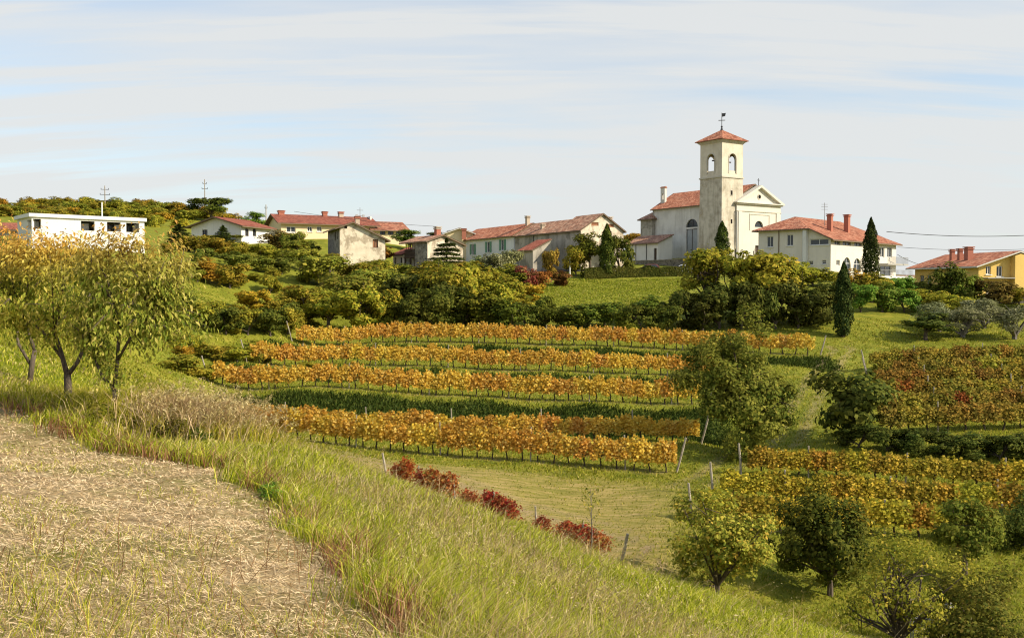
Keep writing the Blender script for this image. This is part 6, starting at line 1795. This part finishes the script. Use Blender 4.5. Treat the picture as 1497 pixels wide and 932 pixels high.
car('white hatchback parked beside the road hedge below the church wall', 998, 149, R(172), 'paint_white')
car('dark red car mostly hidden behind the clipped hedge', 948, 148.5, R(176), 'paint_red')
rd = []
road_pts = [on(760, 146), on(820, 147), on(880, 149), on(950, 151), on(1020, 151), on(1090, 152)]
vs_, fine_ = resample(road_pts, 1.0)
RV, RF = [], []
for i, (p_, a_) in enumerate(vs_):
    for t_ in (-2.4, 0, 2.4):
        x_, y_ = p_.x - math.sin(a_) * t_, p_.y + math.cos(a_) * t_
        RV.append((x_, y_, gz(x_, y_) + 0.07))
    if i: RF += [(3 * i - 3, 3 * i, 3 * i + 1, 3 * i - 2), (3 * i - 2, 3 * i + 1, 3 * i + 2, 3 * i - 1)]
M['asphalt'] = plain('asphalt', (0.06, 0.058, 0.055), 0.95, 0.2, 0.3)
ro = add('road', pymesh('road', RV, RF), M['asphalt']); tag(ro, kind='structure')

# ------------------------------------------------------------------ odds and ends at the lawn corner
M['white_paint'] = plain('chalky_white_paint', (0.55, 0.53, 0.49), 0.7)
M['wire'] = plain('grey_wire', (0.33, 0.35, 0.34), 0.6)
p = on(1366, 25.9)
t = thing('wire_cage', 'white tubular frame with wire mesh standing in the shrubs', 'cage', p, R(-14))
mb = MB(); w2, hh, dp = 0.42, 0.92, 0.4
for x in (-w2, w2):
    mb.tube([(x, 0, -0.1), (x, 0, hh - 0.06), (x * 0.9, 0, hh)], 0.02, 8); mb.tube([(x, dp, -0.1), (x, dp, hh - 0.1)], 0.022, 8); mb.tube([(x, 0, hh - 0.06), (x, dp, hh - 0.1)], 0.022, 8)
mb.tube([(-w2 * 0.9, 0, hh), (w2 * 0.9, 0, hh)], 0.022, 8); mb.tube([(-w2, dp, hh - 0.1), (w2, dp, hh - 0.1)], 0.022, 8); mb.tube([(-w2, 0, 0.3), (w2, 0, 0.3)], 0.022, 8)
mb.build('frame', M['white_paint'], t)
mb = MB()
for i in range(1, 12):
    x = -w2 + 2 * w2 * i / 12; mb.tube([(x, 0.005, 0.0), (x, 0.005, hh - 0.03)], 0.006, 4)
for i in range(1, 11): mb.tube([(-w2, 0.012, hh * i / 11), (w2, 0.012, hh * i / 11)], 0.006, 4)
mb.build('wire_mesh', M['wire'], t)
p = on(1394, 27.6)
t = thing('white_bag', 'crumpled white bag tied to a stake near the small lawn tree', 'bag', p)
MB().tube([(0, 0, -0.1), (0.02, 0, 1.5)], 0.02, 6).build('stake', M['post_wood'], t)
bm = bmesh.new(); bmesh.ops.create_icosphere(bm, subdivisions=3, radius=0.10)
for v in bm.verts:
    q_ = v.co; k_ = 1 + 0.28 * math.sin(q_.x * 31 + q_.z * 17) * math.sin(q_.y * 27 + 1) + 0.15 * math.sin(q_.z * 53)
    v.co = Vector((q_.x * k_ * (1.35 if q_.z < 0 else 0.7), q_.y * k_, q_.z * 1.5 * k_ + 1.36))
me = bpy.data.meshes.new('bag'); bm.to_mesh(me); bm.free(); add('bag', me, M['white_paint'], t)

# ------------------------------------------------------------------ grass
def grassmat(name, stops, transl=0.3):
    return leafmat(name, stops, transl, 0.8, objvar=0.0, spec=0.0)


M['grass_near'] = grassmat('grass_near', [(0.0, (0.09, 0.13, 0.008)), (0.3, (0.28, 0.325, 0.018)), (0.7, (0.56, 0.54, 0.045)), (0.9, (0.76, 0.66, 0.13)), (1.0, (0.86, 0.74, 0.32))], 0.42)
M['grass_dry'] = grassmat('grass_dry', [(0.0, (0.26, 0.18, 0.065)), (0.5, (0.48, 0.36, 0.16)), (1.0, (0.70, 0.56, 0.32))], 0.3)
M['grass_russet'] = grassmat('grass_russet', [(0.0, (0.17, 0.07, 0.035)), (0.5, (0.30, 0.15, 0.07)), (1.0, (0.46, 0.30, 0.15))], 0.3)
M['grass_mid'] = grassmat('grass_mid', [(0.0, (0.12, 0.16, 0.014)), (0.5, (0.28, 0.29, 0.026)), (0.85, (0.40, 0.35, 0.055)), (1.0, (0.50, 0.40, 0.13))], 0.3)
M['grass_bank'] = grassmat('grass_bank', [(0.0, (0.025, 0.042, 0.008)), (0.6, (0.065, 0.092, 0.015)), (1.0, (0.14, 0.15, 0.03))], 0.2)  # bank blades coloured darker to carry the banks' shade
M['hay'] = grassmat('hay', [(0.0, (0.26, 0.18, 0.09)), (0.35, (0.52, 0.39, 0.21)), (0.7, (0.74, 0.585, 0.36)), (0.90, (0.84, 0.69, 0.45)), (1.0, (0.30, 0.30, 0.08))], 0.15)


def blades(name, label, cat, x, y, h, w, lean, material, seed, bend=0.5, zoff=-0.03, wind=(0.25, -0.1)):
    rng = np.random.default_rng(seed); n = len(x)
    z = height(x, y) + zoff
    a = rng.uniform(0, 2 * PI, n); ln = lean * rng.random(n) ** 0.7 + 0.04
    D = np.stack([np.cos(a) * ln + wind[0] * lean, np.sin(a) * ln + wind[1] * lean, np.ones(n)], -1); D /= np.linalg.norm(D, axis=1, keepdims=True)
    b = rng.uniform(0, 2 * PI, n)
    S = np.stack([np.cos(b), np.sin(b), 0 * b], -1)
    Hd = D * np.array([1, 1, 0]); Hd /= np.linalg.norm(Hd, axis=1, keepdims=True) + 1e-6
    P = np.stack([x, y, z], -1); h1 = h[:, None]; w1 = w[:, None]
    mid = P + D * h1 * 0.55
    bd = bend * (0.4 + 0.9 * rng.random((n, 1)))
    tip = mid + (D * (1 - 0.45 * bd) + Hd * bd - np.array([0, 0, 1]) * bd * 0.35) * h1 * 0.48
    V = np.stack([P - S * w1 * 0.5, P + S * w1 * 0.5, mid + S * w1 * 0.42, mid - S * w1 * 0.42, tip], 1).reshape(-1, 3)
    i0 = np.arange(n)[:, None] * 5
    loops = np.concatenate([i0, i0 + 1, i0 + 2, i0 + 3, i0 + 3, i0 + 2, i0 + 4], 1).ravel()
    me = npmesh(name, V, loops, np.tile([4, 3], n))
    o = add(name, me, M[material]); tag(o, label, cat, kind='stuff')
    return tip


rg = np.random.default_rng(900)


def scatter(n, y0, y1, pw=1.0, margin=1.28):
    """points in the view's wedge, denser nearby"""
    u = rg.random(n)
    y = (y0 ** (1 - pw) + u * (y1 ** (1 - pw) - y0 ** (1 - pw))) ** (1 / (1 - pw)) if abs(pw - 1) > 1e-6 else y0 * (y1 / y0) ** u
    x = rg.uniform(-1, 1, n) * (0.535 * y + 1.0) * margin
    return x, y


def vnoise(x, y, s, seed=0):
    return 0.5 + 0.25 * (np.sin(x * s * 1.7 + seed + 1.9 * np.sin(y * s * 0.9 + seed)) + np.sin(y * s * 1.3 - seed * 2 + 1.7 * np.sin(x * s * 1.1)))


# tall grass of the slope
x, y = scatter(430000, 4.5, 40, 0.75)
ms = softpip(STRAW, x, y, 0.25, 6)
keep = (ms < 0.35) & (y < 34 + 0 * x) & ~((x > 3) & (y > 26))
x, y = x[keep], y[keep]
edge_d = softpip(STRAW, x, y, 1.3, 8, 5)
nz = vnoise(x, y, 0.8, 2)
h = (0.22 + 0.36 * nz * rg.random(len(x)) + 0.30 * edge_d * rg.random(len(x))) * (1 - 0.45 * smoothstep(1.5, 7, x)) * (1 - 0.45 * smoothstep(24, 32, y))
w = np.maximum(0.006, 0.00080 * y) * (0.8 + 0.5 * rg.random(len(x)))
sel = rg.random(len(x))
dryish = sel < (0.08 + 0.24 * (vnoise(x, y, 0.5, 7) > 0.62)) * (1 - 0.7 * smoothstep(1.0, 4.5, x))
blades('tall_grass', 'tall yellow-green grass covering the near slope', 'grass', x[~dryish], y[~dryish], h[~dryish], w[~dryish], 0.55, 'grass_near', 1, 0.75)
blades('dry_grass', 'bleached dry stalks mixed into the slope grass', 'grass', x[dryish], y[dryish], h[dryish] * 1.25, w[dryish] * 0.85, 0.5, 'grass_dry', 2, 0.8)
# russet weeds along the field edge
n = 9000
k = rg.integers(0, len(EDGE) - 1, n); f = rg.random(n)
E = np.array(EDGE); ex = E[k, 0] * (1 - f) + E[k + 1, 0] * f; ey = E[k, 1] * (1 - f) + E[k + 1, 1] * f
ex = ex + np.abs(rg.normal(0, 0.55, n)) * 0.8 - 0.1; ey = ey + rg.normal(0, 0.25, n)
kp = (vnoise(ex, ey, 1.4, 4) > 0.5) & (rg.random(n) < np.where(ey > 15, 0.22, 0.6))
ex, ey = ex[kp], ey[kp]
blades('russet_weeds', 'russet seeding weeds along the edge of the mown field', 'weeds', ex, ey, 0.22 + 0.35 * rg.random(len(ex)), np.maximum(0.008, 0.0009 * ey), 0.6, 'grass_russet', 3, 0.6)
# reeds beside the cherry trees
n = 4200
c0 = on(262, 20.3); c1 = on(330, 22.5)
f = rg.random(n); rx_ = c0.x * (1 - f) + c1.x * f + rg.normal(0, 0.55, n); ry_ = c0.y * (1 - f) + c1.y * f + rg.normal(0, 0.7, n)
tip = blades('reeds', 'clump of tall dry reeds with pale plumes beside the cherry trees', 'reeds', rx_, ry_, 0.55 + 0.85 * rg.random(n), np.full(n, 0.016), 0.45, 'grass_dry', 5, 0.85)
P = np.repeat(tip[::4], 7, 0); m_ = len(P)
P = P + rg.normal(0, 0.03, (m_, 3)) + np.array([-0.03, 0, -0.05]) * rg.random((m_, 1))
Lq = 0.05 + 0.04 * rg.random(m_)
po = add('reed_plumes', leafmesh('reed_plumes', leaves(P, unit(rg, m_), unit(rg, m_) + np.array([0.3, 0, -0.5]), Lq, Lq * 0.3)), M['grass_dry']); tag(po, 'pale feathery plumes on the reed clump', 'reeds', kind='stuff')
c0 = on(60, 24); c1 = on(250, 20.5); n = 9000
f = rg.random(n); rx_ = c0.x * (1 - f) + c1.x * f + rg.normal(0, 0.6, n); ry_ = c0.y * (1 - f) + c1.y * f + 0.9 + rg.normal(0, 0.9, n)
c0 = on(250, 20.2); c1 = on(345, 22.5); f = rg.random(7000); rx_ = np.concatenate([rx_, c0.x * (1 - f) + c1.x * f + rg.normal(0, 0.7, 7000)]); ry_ = np.concatenate([ry_, c0.y * (1 - f) + c1.y * f + rg.normal(0, 0.7, 7000)]); n = len(rx_)
blades('rank_grass', 'rank green grass growing up round the cherry trunks', 'grass', rx_, ry_, 0.4 + 0.45 * rg.random(n), np.full(n, 0.016), 0.45, 'grass_near', 6, 0.7)
# seed-head stalks standing out of the slope grass, each with a plume
x, y = scatter(2600, 6.0, 24, 0.7, 1.0)
kp = (softpip(STRAW, x, y, 0.3, 5, 8) < 0.4) & (x < 6) & (rg.random(len(x)) < 1 - 0.75 * smoothstep(0.3, 3.0, x))
x, y = x[kp], y[kp]; n = len(x)
hs = 0.5 + 0.45 * rg.random(n)
tip = blades('seeding_stalks', 'single seeding grass stalks rising above the slope grass', 'grass', x, y, hs, np.maximum(0.004, 0.0005 * y), 0.45, 'grass_dry', 7, 0.7)
q = 9
P = np.repeat(tip, q, 0); m_ = len(P); off = np.tile(np.linspace(0, 1, q), n)[:, None]
P = P + np.array([-0.10, 0.03, -0.10]) * off * (0.5 + rg.random((m_, 1))) + rg.normal(0, 0.012, (m_, 3))
Lq = 0.022 + 0.018 * rg.random(m_)
po = add('grass_plumes', leafmesh('grass_plumes', leaves(P, unit(rg, m_), unit(rg, m_) + np.array([0.2, 0, -0.6]), Lq, Lq * 0.3)), M['grass_dry']); tag(po, 'pale feathery seed heads above the slope grass', 'grass', kind='stuff')
# mown hay on the field
x, y = scatter(290000, 4.2, 34, 0.85)
kp = (softpip(STRAW, x, y, 0.2, 4, 9) > 0.5); x, y = x[kp], y[kp]; n = len(x)
P = np.stack([x, y, height(x, y) + 0.012 + 0.03 * rg.random(n)], -1)
ang = rg.normal(0.15, 0.8, n)
T = np.stack([np.cos(ang), np.sin(ang), rg.normal(0, 0.22, n)], -1); N = np.array([0, 0, 1.0]) + unit(rg, n) * 0.8
Lh = 0.03 + 0.12 * rg.random(n) ** 1.5
ho = add('mown_hay', leafmesh('mown_hay', leaves(P, N, T, Lh, np.maximum(0.005, 0.0008 * y), 0.1)), M['hay']); tag(ho, 'cut straw lying on the mown field', 'hay', kind='stuff')
# thin green regrowth and long stalks on the field
x, y = scatter(52000, 4.2, 30, 0.8)
kp = (softpip(STRAW, x, y, 0.2, 4, 10) > 0.5) & (vnoise(x, y, 1.1, 3) + 0.9 * smoothstep(8.6, 6.4, y) * smoothstep(-1.5, -2.6, x) > 0.62); x, y = x[kp], y[kp]; n = len(x)
nearl = smoothstep(8.2, 6.2, y) * smoothstep(-1.5, -2.8, x)
blades('stubble_regrowth', 'thin green regrowth and stalks on the mown field', 'grass', x, y, 0.08 + 0.12 * rg.random(n) + 0.32 * nearl * rg.random(n), np.maximum(0.005, 0.0007 * y), 0.7, 'grass_near', 12, 0.7)
x, y = scatter(1500, 4.3, 9.5, 0.8, 1.0)
kp = (softpip(STRAW, x, y, 0.2, 4, 14) > 0.6); x, y = x[kp], y[kp]; n = len(x)
blades('left_stalks', 'long bent stalks left standing on the mown field', 'grass', x, y, 0.25 + 0.4 * rg.random(n), np.full(n, 0.006), 0.9, 'grass_russet', 15, 0.9)
# short grass of meadows, terraces and lawns
x, y = scatter(265000, 27, 100, 0.9, 1.1)
px_ = PW / 2 + PF * x / y
mb_ = np.zeros(len(x), bool)
for row, lo_, hi_ in ((ROW2, -5.6, -1.9), (ROW3, -4.3, -1.7), (ROW4, -4.3, -1.7)):
    rp = np.array([at(*a)[:2] for a in row]); yr_ = np.interp(x, rp[:, 0], rp[:, 1])
    mb_ |= (y - yr_ > lo_) & (y - yr_ < hi_) & (x > rp[0, 0] - 2) & (x < rp[-1, 0] + 1)
near = ~((x < 3) & (y < 33))
sd = softpip(DRYM, x, y, 0.8, 4, 21)
kp = near & ~mb_ & (rg.random(len(x)) > 0.55 * sd)
hm = (0.10 + 0.14 * rg.random(len(x)) * (0.4 + vnoise(x, y, 0.35, 5))) * np.where(sd > 0.5, 0.6, 1.0)
blades('meadow_grass', 'short grass of the valley meadow and vineyard strips', 'grass', x[kp], y[kp], hm[kp], (0.0010 * y * (0.7 + 0.6 * rg.random(len(x))))[kp], 0.7, 'grass_mid', 31, 0.5)
xb, yb = x[mb_], y[mb_]
blades('bank_grass', 'lush grass on the terrace banks, shade put into its darker green', 'grass', np.repeat(xb, 3) + rg.normal(0, 0.3, 3 * len(xb)), np.repeat(yb, 3) + rg.normal(0, 0.3, 3 * len(xb)), 0.2 + 0.25 * rg.random(3 * len(xb)), np.repeat(0.0011 * yb, 3), 0.6, 'grass_bank', 32, 0.6)
# upper meadow below the church road
x = rg.uniform(-2, 30, 60000); y = rg.uniform(102, 140, 60000)
kp = pip(UPMEAD, x, y); x, y = x[kp], y[kp]
blades('upper_meadow_grass', 'short grass of the upper meadow below the church road', 'grass', x, y, 0.10 + 0.22 * rg.random(len(x)) * vnoise(x, y, 0.5, 9), 0.0010 * y, 0.6, 'grass_mid', 41, 0.5)
